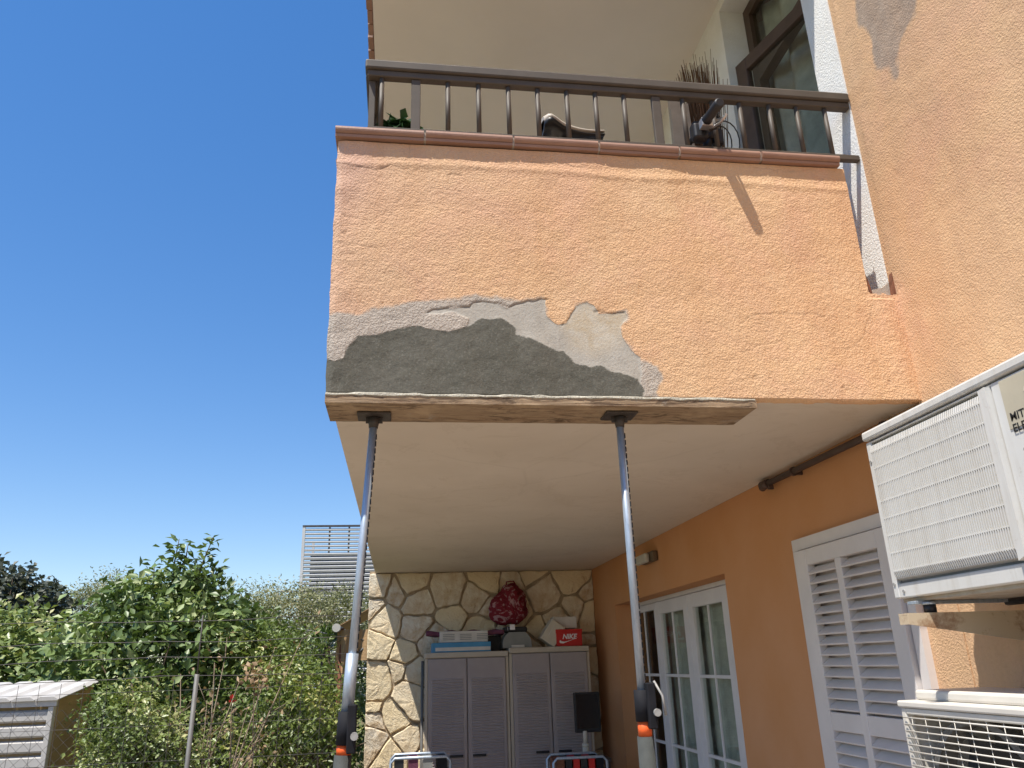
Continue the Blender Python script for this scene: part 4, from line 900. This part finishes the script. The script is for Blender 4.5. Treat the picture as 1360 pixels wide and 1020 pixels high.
# twig bundle in tall pot + cardboard
p0 = oy(930, 120, 3.3); e = empty('twig_bundle', (p0.x, 3.3, 2.8), 'bundle of dry brown twigs in a tall jar on the balcony', 'twigs')
b = MB(); rt = random.Random(3)
for k in range(170):
    a0_ = Vector((p0.x+rt.uniform(-.03, .03), 3.3+rt.uniform(-.03, .03), 3.4)); tp = Vector((p0.x+rt.gauss(0, .06), 3.3+rt.gauss(0, .05), oy(930, 92+rt.uniform(-4, 16), 3.3).z))
    md = a0_.lerp(tp, .55)+Vector((rt.uniform(-.01, .01), 0, 0)); b.tube([a0_, md, tp+Vector((rt.uniform(-.012, .012), 0, 0))], [.0035, .0028, .0012], 4)
b.build('twigs', M_TWIG, e)
b = MB(); b.tube([(p0.x, 3.3, 2.801), (p0.x, 3.3, 3.1), (p0.x, 3.3, 3.5)], [.10, .13, .09], 16); b.build('jar', M_POT, e)
a = oy(897, 120, 3.2); c_ = oy(918, 120, 3.2)
b = MB(); V = [(a.x-.03, 3.25, 2.801), (c_.x+.02, 3.22, 2.801), (c_.x, 3.26, a.z-.03), (a.x-.0, 3.29, a.z+.03)]; V += [(x, y+.03, z) for x, y, z in V]
b.add(V, [(0, 1, 2, 3), (7, 6, 5, 4), (0, 4, 5, 1), (1, 5, 6, 2), (2, 6, 7, 3), (3, 7, 4, 0)]); tag(b.build('board', plain('raw_board', (.42, .32, .22), .85, .2, 0, .15, 10)), 'tall pale board leaning beside the twig bundle on the balcony', 'board')

# ================================================================= leaves
def leafmesh(name, pos, nrm, dirs, L_, W_, mat, tone, parent=None, fold=.25):
    """each leaf: 6 verts, folded along its midrib, 4 quads worth of triangles"""
    n = len(pos); nrm = nrm/np.linalg.norm(nrm, axis=1)[:, None]
    dirs = dirs-nrm*(dirs*nrm).sum(1)[:, None]; dirs /= np.linalg.norm(dirs, axis=1)[:, None]+1e-9
    s = np.cross(dirs, nrm); L_ = L_[:, None]; W_ = W_[:, None]
    base = pos; tip = pos+dirs*L_-nrm*L_*.12; mid = pos+dirs*L_*.5
    l = mid+s*W_*.5+nrm*W_*fold*.5; r = mid-s*W_*.5+nrm*W_*fold*.5
    V = np.stack([base, l, tip, r], 1).reshape(-1, 3).astype(np.float32); k = np.arange(n, dtype=np.int32)*4
    T_ = np.stack([k, k+1, k+2, k, k+2, k+3], 1).reshape(-1)
    me = bpy.data.meshes.new(name); me.vertices.add(4*n); me.vertices.foreach_set('co', V.ravel()); me.loops.add(6*n); me.loops.foreach_set('vertex_index', T_)
    me.polygons.add(2*n); me.polygons.foreach_set('loop_start', np.arange(0, 6*n, 3, dtype=np.int32)); me.update(calc_edges=True)
    fattr(me, 'lf', np.repeat(tone, 4)); me.materials.append(mat); return link(name, me, mat, parent)
def crown(lobes, ntip, nleaf, Ls, Ws, seed, tipr=.12, up=.5, core=.35):
    """lobes: (x,y,z,rx,ry,rz). Tips near the lobes' shells, leaves clustered round each tip."""
    g = np.random.default_rng(seed); lob = np.array(lobes, float); vol = lob[:, 3]*lob[:, 5]+lob[:, 4]*lob[:, 5]; idx = g.choice(len(lob), ntip, p=vol/vol.sum())
    d = g.normal(size=(ntip, 3)); d /= np.linalg.norm(d, axis=1)[:, None]; rr_ = (core+(1-core)*g.random(ntip)**.55)*(1+.10*g.normal(size=ntip))
    L0 = lob[idx]; tips = L0[:, :3]+d*rr_[:, None]*L0[:, 3:6]
    q = (2.3/max(.25, float(lob[:, 3].mean())))*.9; ph = seed*1.7
    nn = np.sin(q*tips[:, 0]*1.9+ph)*np.sin(q*tips[:, 2]*2.3+ph*2)+.6*np.sin(q*tips[:, 0]*4.1+tips[:, 2]*3*q+ph)*np.sin(q*tips[:, 1]*3.3-ph)
    kp = nn > -.82+.5*(g.random(ntip)-.5); tips = tips[kp]; d = d[kp]; nn = nn[kp]; ntip = len(tips)
    tt = np.clip(.5+.45*np.sin(q*tips[:, 0]*1.1+tips[:, 2]*1.7*q+ph*3)+.35*(g.random(ntip)-.5), 0, 1)
    n = ntip*nleaf; tp = np.repeat(tips, nleaf, 0); dd = np.repeat(d, nleaf, 0)
    o_ = g.normal(size=(n, 3))*tipr*np.array([.6, .6, .6]); pos = tp+o_
    dr = dd*.7+g.normal(size=(n, 3))*.8; nr = g.normal(size=(n, 3))*.75+np.array([0, 0, up])+dd*.4
    tone = np.clip(np.repeat(tt, nleaf)*.6+g.random(n)*.45, 0, 1)**1.25
    m = (pos[:, 2] > .03) & ((pos[:, 0] < XL-.10) | (pos[:, 1] > 8.7) | (pos[:, 1] < 4)); sc_ = (.7+.6*g.random(n))
    return pos[m], nr[m], dr[m], (Ls*sc_)[m], (Ws*sc_)[m], tone[m], tips
def trunkmesh(base, tips, mat, parent, seed, r0=.06, nb=14):
    g = random.Random(seed); b = MB(); base = Vector(base); top = Vector(tips.mean(0).tolist()); fork = base.lerp(top, .45)
    b.tube([base, base.lerp(fork, .5)+Vector((g.uniform(-.05, .05), g.uniform(-.05, .05), 0)), fork], [r0, r0*.85, r0*.7], 8)
    for k in range(nb):
        t_ = Vector(tips[g.randrange(len(tips))].tolist()); m_ = fork.lerp(t_, .5)+Vector((g.uniform(-.1, .1), g.uniform(-.1, .1), g.uniform(0, .15)))
        b.tube([fork, m_, t_], [r0*.4, r0*.22, r0*.07], 5)
    return b.build('trunk', mat, parent)
def tree(name, lab, cat, lobes, ntip, nleaf, Ls, Ws, mat, seed, group=None, r0=.06, tipr=.12, bark=None, up=.5, nb=14, core=.35):
    l0 = np.array(lobes); base = (float(np.average(l0[:, 0])), float(np.average(l0[:, 1])), 0)
    e = empty(name, base, lab, cat, group)
    pos, nr, dr, L_, W_, tone, tips = crown(lobes, ntip, nleaf, Ls, Ws, seed, tipr, up, core)
    leafmesh('crown', pos, nr, dr, L_, W_, mat, tone, e); trunkmesh(base, tips, bark or M_BARK, e, seed, r0, nb); return e
def lp(px, py, Y, rx, ry, rz): p = oy(px, py, Y); return (p.x, p.y, max(p.z, .1), rx, ry, rz)

# citrus tree: big leaves
lob = [lp(235, 790, 7.6, .30, .4, .24), lp(185, 815, 7.5, .45, .5, .3), lp(265, 830, 7.6, .42, .5, .3), lp(130, 850, 7.5, .42, .5, .32), lp(215, 870, 7.3, .6, .5, .4), lp(300, 860, 7.7, .4, .5, .35),
       lp(120, 910, 7.4, .45, .5, .35), lp(200, 930, 7.3, .6, .5, .4), lp(215, 765, 7.6, .15, .2, .16), lp(265, 770, 7.6, .22, .25, .16), lp(162, 790, 7.5, .2, .25, .16), lp(310, 815, 7.6, .22, .3, .2), lp(150, 1000, 7.4, .6, .5, .5), lp(245, 990, 7.4, .5, .5, .5)]
e = tree('citrus_tree', 'leafy citrus tree with broad glossy leaves, tallest tree in the garden', 'tree', lob, 1250, 8, .085, .046, L_CIT, 11, tipr=.10, up=.6)
g = np.random.default_rng(5)
def shoot(P, n, L_, W_, parent, mat, spread=.03, name='shoot'):
    P = [Vector(p) for p in P]; b = MB(); b.tube(P, [.010, .007, .003][:len(P)], 5)
    b.build(name+'_stem', M_BARK, parent); pos = []; dr = []
    for k in range(n):
        t_ = k/(n-1)*(len(P)-1); i = min(int(t_), len(P)-2); p = P[i].lerp(P[i+1], t_-i); a = k*2.4
        pos.append(p+Vector((math.cos(a), math.sin(a), 0))*spread*g.random()); dr.append((math.cos(a), math.sin(a), .5))
    pos = np.array([tuple(p) for p in pos]); dr = np.array(dr); nr = np.tile([0, 0, 1.], (n, 1))+g.normal(size=(n, 3))*.5
    leafmesh(name, pos, nr, dr, L_*(.7+.5*g.random(n)), W_*(.7+.5*g.random(n)), mat, g.random(n)*.8, parent)
shoot([oy(228, 790, 7.6), oy(232, 745, 7.6), oy(238, 716, 7.6)], 60, .09, .05, e, L_CIT, .05)
shoot([oy(255, 790, 7.6), oy(270, 745, 7.6), oy(284, 712, 7.6)], 55, .09, .045, e, L_CIT, .04)
shoot([oy(262, 790, 7.7), oy(280, 768, 7.7), oy(287, 754, 7.7)], 30, .085, .045, e, L_CIT, .04)
shoot([oy(205, 800, 7.6), oy(204, 772, 7.6), oy(205, 750, 7.6)], 35, .085, .045, e, L_CIT, .04)
shoot([oy(236, 760, 7.6), oy(247, 742, 7.6), oy(250, 722, 7.6)], 26, .08, .045, e, L_CIT, .03)
# background trees
tree('dark_tree', 'very dark leaved tree at the far left, behind the brighter green one', 'tree', [lp(10, 800, 12, .6, .8, .45), lp(35, 815, 12, .5, .7, .45), lp(60, 800, 12, .28, .5, .22), lp(-60, 790, 12, .9, .8, .7), lp(15, 790, 12, .35, .5, .3), lp(0, 880, 12, 1.2, 1, .8)], 700, 12, .09, .06, L_DARK, 12, 'trees behind the garden')
tree('green_tree', 'bright green leafy tree at the left edge, above the shed', 'tree', [lp(15, 850, 9, .5, .5, .32), lp(45, 870, 9, .38, .5, .35), lp(-40, 860, 9, .6, .5, .4), lp(10, 900, 8.6, .7, .5, .35), lp(90, 890, 8.8, .45, .4, .35), lp(60, 960, 8.6, .8, .5, .6)], 700, 9, .085, .05, L_MID, 13, 'trees behind the garden', up=.6)
tree('feathery_tree', 'grey green feathery tree rounding up behind the citrus tree', 'tree', [lp(165, 790, 15, .8, .8, .42), lp(135, 805, 15, .7, .8, .4), lp(110, 820, 15, .8, .8, .5), lp(200, 800, 15, .8, .8, .4), lp(160, 850, 15, 1.5, 1, .9)], 1500, 14, .05, .02, L_GREY, 14, 'trees behind the garden', tipr=.12)
tree('feathery_tree', 'grey green feathery tree between the citrus tree and the louvred tower', 'tree', [lp(310, 800, 14, .7, .8, .38), lp(280, 815, 14, .6, .8, .45), lp(345, 815, 14, .6, .8, .42), lp(330, 850, 14, 1.5, 1, .9), lp(250, 860, 14, 1., 1, .9)], 1300, 14, .05, .02, L_GREY, 15, 'trees behind the garden', tipr=.12)
tree('feathery_tree', 'olive green feathery tree below the louvred tower', 'tree', [lp(385, 810, 12.5, .5, .8, .38), lp(420, 808, 12.5, .45, .8, .34), lp(455, 812, 12.5, .5, .8, .36), lp(365, 815, 12.5, .4, .8, .36), lp(490, 820, 12.5, .5, .8, .4), lp(410, 850, 12.5, 1.2, 1, .7), lp(500, 870, 12.5, 1.2, 1, .8)], 1700, 14, .05, .02, L_GREY, 16, 'trees behind the garden', tipr=.12)
# nearer bushes
tree('lime_bush', 'sprawling lime green bush behind the fence, left of the leaning prop', 'bush', [lp(380, 880, 7.5, .4, .4, .28), lp(405, 912, 7.2, .33, .4, .28), lp(345, 870, 7.5, .35, .4, .3), lp(440, 955, 7, .22, .4, .22), lp(400, 950, 7, .45, .4, .35), lp(340, 940, 7.2, .35, .4, .35), lp(470, 1000, 7, .3, .4, .35), lp(410, 1010, 7, .6, .4, .4), lp(330, 1010, 7, .45, .4, .4), lp(330, 840, 8, .3, .4, .2), lp(372, 858, 8, .3, .4, .2)], 1900, 7, .045, .024, L_LIME, 17, tipr=.08, up=.6)
tree('hedge_bush', 'dense green vine bush growing over the fence beside the shed', 'bush', [lp(155, 960, 6.0, .26, .25, .22), lp(190, 980, 5.9, .28, .25, .25), lp(150, 1000, 6, .24, .25, .2), lp(170, 1010, 5.9, .36, .25, .25), lp(220, 1000, 5.9, .28, .25, .25), lp(160, 935, 6.2, .26, .3, .15)], 900, 8, .035, .02, L_MID, 18, tipr=.06, up=.6)
tree('shade_bush', 'dark green bush behind the rusty pole, next to the stone wall', 'bush', [lp(450, 960, 9.8, .5, .4, .5), lp(485, 950, 9.9, .4, .4, .6), lp(400, 910, 9.8, .5, .4, .5), lp(300, 930, 9.6, .8, .4, .6)], 800, 8, .06, .03, L_CIT, 20, tipr=.09, up=.4)
# low growth further out, never seen singly
pos, nr, dr, L_, W_, tone, tips = crown([(x_, 10+3*math.sin(x_*1.7), .5+.2*math.sin(x_*2.3), 1.6, 1.4, .75) for x_ in np.arange(-16, -.5, 1.3)]+[(x_, 20+2*math.sin(x_), 1.0, 2.5, 1.5, 1.6) for x_ in np.arange(-30, 2, 2.2)], 2600, 10, .10, .05, 31, .2)
tag(leafmesh('undergrowth', pos, nr, dr, L_, W_, L_MID, tone), 'mixed green undergrowth filling the garden behind the fence', 'undergrowth', kind='stuff')
# palm
pp = oy(432, 852, 9.4); e = empty('fan_palm', (pp.x, 9.4, 0), 'small palm with stiff radiating fronds below the louvred tower', 'palm')
b = MB(); b.tube([(pp.x, 9.4, 0), (pp.x+.02, 9.4, pp.z*.6), (pp.x, 9.4, pp.z-.05)], [.09, .08, .06], 10); b.build('trunk', M_BARK, e)
for k in range(22):
    a = rad(k*360/22*2.0+7); el = rad(15+((k*37) % 60)); d0 = Vector((math.cos(a)*math.cos(el), math.sin(a)*math.cos(el), math.sin(el))); s0 = d0.cross(Vector((0, 0, 1))).normalized(); V = []; F = []; n_ = 0
    root = Vector((pp.x, 9.4, pp.z-.1)); hub = root+d0*.14; bb_ = MB(); bb_.tube([root, hub], .006, 5)
    for j in range(9):
        an_ = rad(-52+13*j); dj = (d0*math.cos(an_)+s0*math.sin(an_)); Lj = .26*(1-.25*abs(j-4)/4); q_ = dj.cross(Vector((0, 0, 1))).normalized()*.011
        bb_.add([hub, hub+dj*Lj*.5+q_, hub+dj*Lj-Vector((0, 0, .05)), hub+dj*Lj*.5-q_], [(0, 1, 2, 3)])
    o = bb_.build('frond', L_PALM, e); fattr(o.data, 'lf', [random.random()*.9]*len(o.data.vertices))
# dead branches with dry leaves
bp = oy(262, 1015, 6.1); e = empty('dead_bush', (bp.x, 6.1, 0), 'bare pale dead branches with a few dry leaves beside the fence post', 'bush')
b = MB(); tp_ = []
for (x, y, Y_) in ((300, 868, 6.3), (352, 955, 6.2), (318, 905, 6.1), (345, 988, 6.0), (285, 880, 6.2), (232, 930, 6.1), (240, 895, 6.2), (275, 930, 6.0), (330, 935, 6.1), (400, 850, 6.6), (365, 860, 6.5), (225, 985, 6.0), (370, 1000, 6.1), (255, 960, 6.0)):
    q = oy(x, y, Y_); s_ = Vector((bp.x, 6.1, .35)); m_ = s_.lerp(q, .5)+Vector((random.uniform(-.08, .08), 0, random.uniform(-.02, .08))); b.tube([s_, m_, q], [.010, .006, .002], 6)
    for k in range(3): r_ = m_.lerp(q, random.random()); q2 = r_+Vector((random.uniform(-.15, .15), random.uniform(-.1, .1), random.uniform(0, .15))); b.tube([r_, q2], [.004, .0015], 4); tp_.append(q2)
    tp_.append(q)
b.tube([(bp.x, 6.1, 0), (bp.x, 6.1, .36)], .03, 8); b.build('branches', M_DEAD, e)
tp_ = np.array([tuple(p) for p in tp_]); n = len(tp_)*4; ps_ = np.repeat(tp_, 4, 0)+g.normal(size=(n, 3))*.05
leafmesh('dry_leaves', ps_, g.normal(size=(n, 3)), g.normal(size=(n, 3)), .04*(.5+g.random(n)), .02*(.5+g.random(n)), L_DRY, g.random(n), e)
# dry orange flower head and red flower
for (px, py, lab, mt, cnt) in ((338, 902, 'withered orange blossom among the branches', L_DRY, 60), (308, 928, 'single red flower beside the dead branches', None, 14)):
    q = oy(px, py, 6.2); mt = mt or leafmat('red_petal', (.6, .02, .03), (.75, .05, .05), None, .2); ps_ = np.tile(np.array(q), (cnt, 1))+g.normal(size=(cnt, 3))*(.05 if cnt > 20 else .008)
    e = empty('flower', (q.x, q.y, 0), lab, 'flower'); tag(leafmesh('petals', ps_, g.normal(size=(cnt, 3)), g.normal(size=(cnt, 3)), np.full(cnt, .05 if cnt > 20 else .028), np.full(cnt, .035 if cnt > 20 else .022), mt, g.random(cnt), e), kind='stuff')
    b = MB(); b.tube([(q.x, q.y, 0), (q.x+.03, q.y, q.z*.6), tuple(q)], .004, 5); b.build('stem', M_BARK, e)
# potted plant on the balcony
q = oy(530, 172, 2.92); e = empty('potted_plant', (q.x, 2.92, 2.8), 'small dark green potted plant behind the left end of the railing', 'potted plant')
b = MB(); b.tube([(q.x, 2.92, q.z-.19), (q.x, 2.92, q.z-.06)], [.06, .085], 16); b.build('pot', M_POT, e)
b = MB(); b.tube([(q.x, 2.92, 2.801), (q.x, 2.92, 2.83)], .13, 16); b.tube([(q.x, 2.92, 2.83), (q.x, 2.92, q.z-.19)], .015, 10); b.build('stand', M_RAIL, e)
n = 150; a = g.random(n)*6.28; pos = np.stack([q.x+.045*np.cos(a)*g.random(n), 2.92+.05*np.sin(a)*g.random(n), q.z-.06+.09*g.random(n)], 1)
leafmesh('leaves', pos, g.normal(size=(n, 3))*.5+np.array([0, -.3, 1]), np.stack([np.cos(a), np.sin(a), .2+0*a], 1), .05+.03*g.random(n), .04+.02*g.random(n), L_POT, g.random(n), e)

# ================================================================= fence, shed, tower, awning
FY = 5.5
e = empty('wire_fence', (-2.4, FY, 0), 'wire mesh fence with grey posts and strands above, before the garden', 'fence')
pxs = [oy(257, 900, FY).x, oy(257, 900, FY).x-2.6]
for x in pxs:
    b = MB(); b.tube([(x, FY, 0), (x+.02, FY, 1.60)], .0145, 10); b.build('post', M_POST, e)
    b = MB(); b.tube([(x+.02, FY, 1.6005), (x+.02, FY, 1.96)], .005, 5); b.build('strand_rod', M_WIRE, e)
FX0, FX1 = -7, -.30
for z in (1.93, 1.80, 1.70, 1.585):
    P = []
    for i in range(29):
        x = FX0+(FX1-FX0)*i/28; P.append((x, FY-.003, z+.008*math.sin(i*.8+z*9)-.004*math.sin(i*2.1)))
    b = MB(); b.tube(P, .0022, 5); b.build('strand', M_WIRE, e)
b = MB()
x = FX0
while x < FX1: b.tube([(x, FY-.006, .02), (x+.01*math.sin(x*7), FY-.006, 1.57)], .0017, 3, False); x += .13
z = .1
while z < 1.5: b.tube([(FX0, FY-.009, z), (FX1, FY-.009, z+.01)], .0015, 3, False); z += .2
tag(b.build('mesh_uprights', M_WIRE, e), kind='stuff')
b = MB(); s_ = .075; zt_ = 1.42
k = FX0-zt_
while k < FX1:
    for sg in (1, -1):
        xa_, za_, xb_, zb_ = (k, 0.02, k+zt_, zt_) if sg > 0 else (k, zt_, k+zt_, 0.02)
        if xa_ < FX0: t_ = (FX0-xa_)/(xb_-xa_); za_ += (zb_-za_)*t_; xa_ = FX0
        if xb_ > FX1: t_ = (FX1-xa_)/(xb_-xa_); zb_ = za_+(zb_-za_)*t_; xb_ = FX1
        if xb_ > xa_: b.tube([(xa_, FY+.006*sg, za_), (xb_, FY+.006*sg, zb_)], .0011, 3, False)
    k += s_
tag(b.build('chain_link', M_WIRE, e), kind='stuff')
# shed
e = empty('shed', (-3.2, 5.9, 0), 'low white ribbed metal shed behind the wire fence at the left edge', 'shed')
sx, sy, sy2 = oy(72, 945, 5.9).x, 5.9, 6.55; zf = oy(60, 932, 5.9).z
b = MB(); b.box((-5.6, sy+.02, 0), (sx-.004, sy2, zf-.03)); b.build('wall', M_SHEDT, e)
z = .05
while z < zf-.06:
    b = MB(); V = [(sy-.0, z), (sy-.022, z+.012), (sy-.022, z+.062), (sy+.0, z+.074), (sy+.018, z+.076), (sy+.018, z)]
    b.prism(V, 0, -5.6, sx-.03); b.build('rib', M_SHEDW, e); z += .092
b = MB(); b.box((sx-.029, sy-.03, 0), (sx+.004, sy+.018, zf-.03), .003); b.build('corner_trim', M_SHEDW, e)
b = MB(); b.box((-5.62, sy-.035, zf-.028), (sx+.02, sy-.015, zf+.012)); b.build('gutter', M_SHEDW, e)
for k in range(24):
    x1_ = sx+.03-k*.145; b = MB(); z0_ = zf+.014; z1_ = zf+.11
    b.add([(x1_-.14, sy-.05, z0_), (x1_-.11, sy-.05, z0_+.018), (x1_-.03, sy-.05, z0_+.018), (x1_, sy-.05, z0_), (x1_-.14, sy2, z1_), (x1_-.11, sy2, z1_+.018), (x1_-.03, sy2, z1_+.018), (x1_, sy2, z1_),
           (x1_-.14, sy-.05, z0_-.006), (x1_, sy-.05, z0_-.006), (x1_-.14, sy2, z1_-.006), (x1_, sy2, z1_-.006)],
          [(0, 1, 5, 4), (1, 2, 6, 5), (2, 3, 7, 6), (8, 9, 11, 10), (0, 3, 2, 1), (8, 9, 3, 0), (3, 9, 11, 7)]); b.build('roof_panel', M_SHEDW, e)
b = MB(); b.add([(sx, sy+.02, zf-.03), (sx, sy2, zf-.03), (sx, sy2, zf+.10), (sx, sy+.02, zf+.008)], [(0, 1, 2, 3)]); b.build('gable', M_SHEDT, e)
# louvred tower
YT = 30; a = oy(404, 700, YT); c_ = oy(530, 696, YT); ztop = a.z
e = empty('louvred_tower', ((a.x+c_.x)/2, YT, 0), 'pale tower clad with horizontal louvre slats rising behind the trees', 'tower')
b = MB(); b.box((a.x+.25, YT+.35, 0), (c_.x+1, YT+3.5, ztop-.95)); b.build('core', M_LOUVD, e)
b = MB(); b.box((a.x-.05, YT-.05, 0), (a.x+.05, YT+.1, ztop)); b.box((a.x-.05, YT+3.4, 0), (a.x+.05, YT+3.5, ztop)); b.build('corner_post', M_LOUV, e)
b = MB(); b.box((a.x-.05, YT-.06, ztop), (c_.x+1, YT+.06, ztop+.06)); b.build('top_rail', M_WIRE, e)
for px in (437, 463): p = oy(px, 720, YT); b = MB(); b.box((p.x-.03, YT+.08, ztop-1.0), (p.x+.03, YT+.14, ztop)); b.build('mullion', M_WIRE, e)
z = ztop-.10; k = 0
while z > .5:
    b = MB(); thk = .035 if k < 6 else .05
    Mx = Matrix.Translation((0, YT, z)) @ Matrix.Rotation(rad(28), 4, 'X'); b.box((a.x+.05, -.06, -thk), (c_.x+1, .06, thk*.6), 0, Mx); b.build('slat', M_LOUV, e); z -= .150; k += 1
# brown awning behind the stone wall
a = oy(447, 834, 9.2); c_ = oy(492, 806, 9.2)
e = empty('canvas_awning', (a.x, 9.2, a.z), 'brown canvas awning sloping up behind the end of the stone wall', 'awning')
sl_ = (c_.z-a.z)/(c_.x-a.x)
b = MB(); V = []; n = 10
for i in range(n+1):
    x = a.x+.02+1.5*i/n; z = a.z+.01+sl_*(x-a.x)-.02*math.sin(math.pi*i/n); V += [(x, 9.2, z), (x, 10.6, z), (x, 9.2, z-.008), (x, 10.6, z-.008)]
b.add(V, [f_ for i in range(n) for f_ in ((4*i, 4*i+4, 4*i+5, 4*i+1), (4*i+2, 4*i+3, 4*i+7, 4*i+6), (4*i, 4*i+2, 4*i+6, 4*i+4))]+[(0, 1, 3, 2)]); b.build('canopy', M_CANV, e)
b = MB(); b.tube([(a.x, 9.15, a.z), (a.x, 10.65, a.z)], .045, 14); b.build('roller', M_LAMPG, e)
b = MB(); V = []; n = 14
for i in range(n+1):
    t_ = i/n; x = a.x+.01+.36*t_; y = 9.25+.02*math.sin(i*1.3); V += [(x, y, a.z-.02+sl_*.0*t_), (x-.02+.02*math.sin(i), y+.02, a.z-.58+.03*math.sin(i*.8)+.28*t_)]
b.add(V, [(2*i, 2*i+2, 2*i+3, 2*i+1) for i in range(n)], True); b.build('valance', M_CANV, e)
b = MB(); x = a.x+.05; b.tube([(x, 9.3, 0), (x, 9.3, a.z)], .03, 8); b.build('post', M_RUST, e)
b = MB(); b.tube([(x+.02, 9.28, a.z-.4), (x+.5, 9.28, a.z-.02)], .015, 6); b.tube([(x-.6, 9.28, a.z+.03), (x+.5, 9.27, a.z-.18)], .008, 5); b.build('stay', M_POST, e)
# power cable
P = [oy(368, 786, 12.2).lerp(oy(640, 770, 12.2), i/20)-Vector((0, 0, .04*math.sin(math.pi*i/20))) for i in range(21)]
b = MB(); b.tube(P, .006, 5); tag(b.build('overhead_cable', M_WIRE), 'thin dark cable stretched across the trees under the tower', 'cable')
# low pale border wall before the garden
e = empty('border_wall', (-1.2, 5.2, 0), 'low pale rubble border in front of the garden fence', 'wall')
for k in range(22):
    x = -3.6+k*.15; hz = .80+random.uniform(-.03, .04); b = MB(); b.box((x, 5.15+random.uniform(-.02, .02), 0), (x+.142, 5.38, hz), .012); b.build('stone', M_KERB, e)
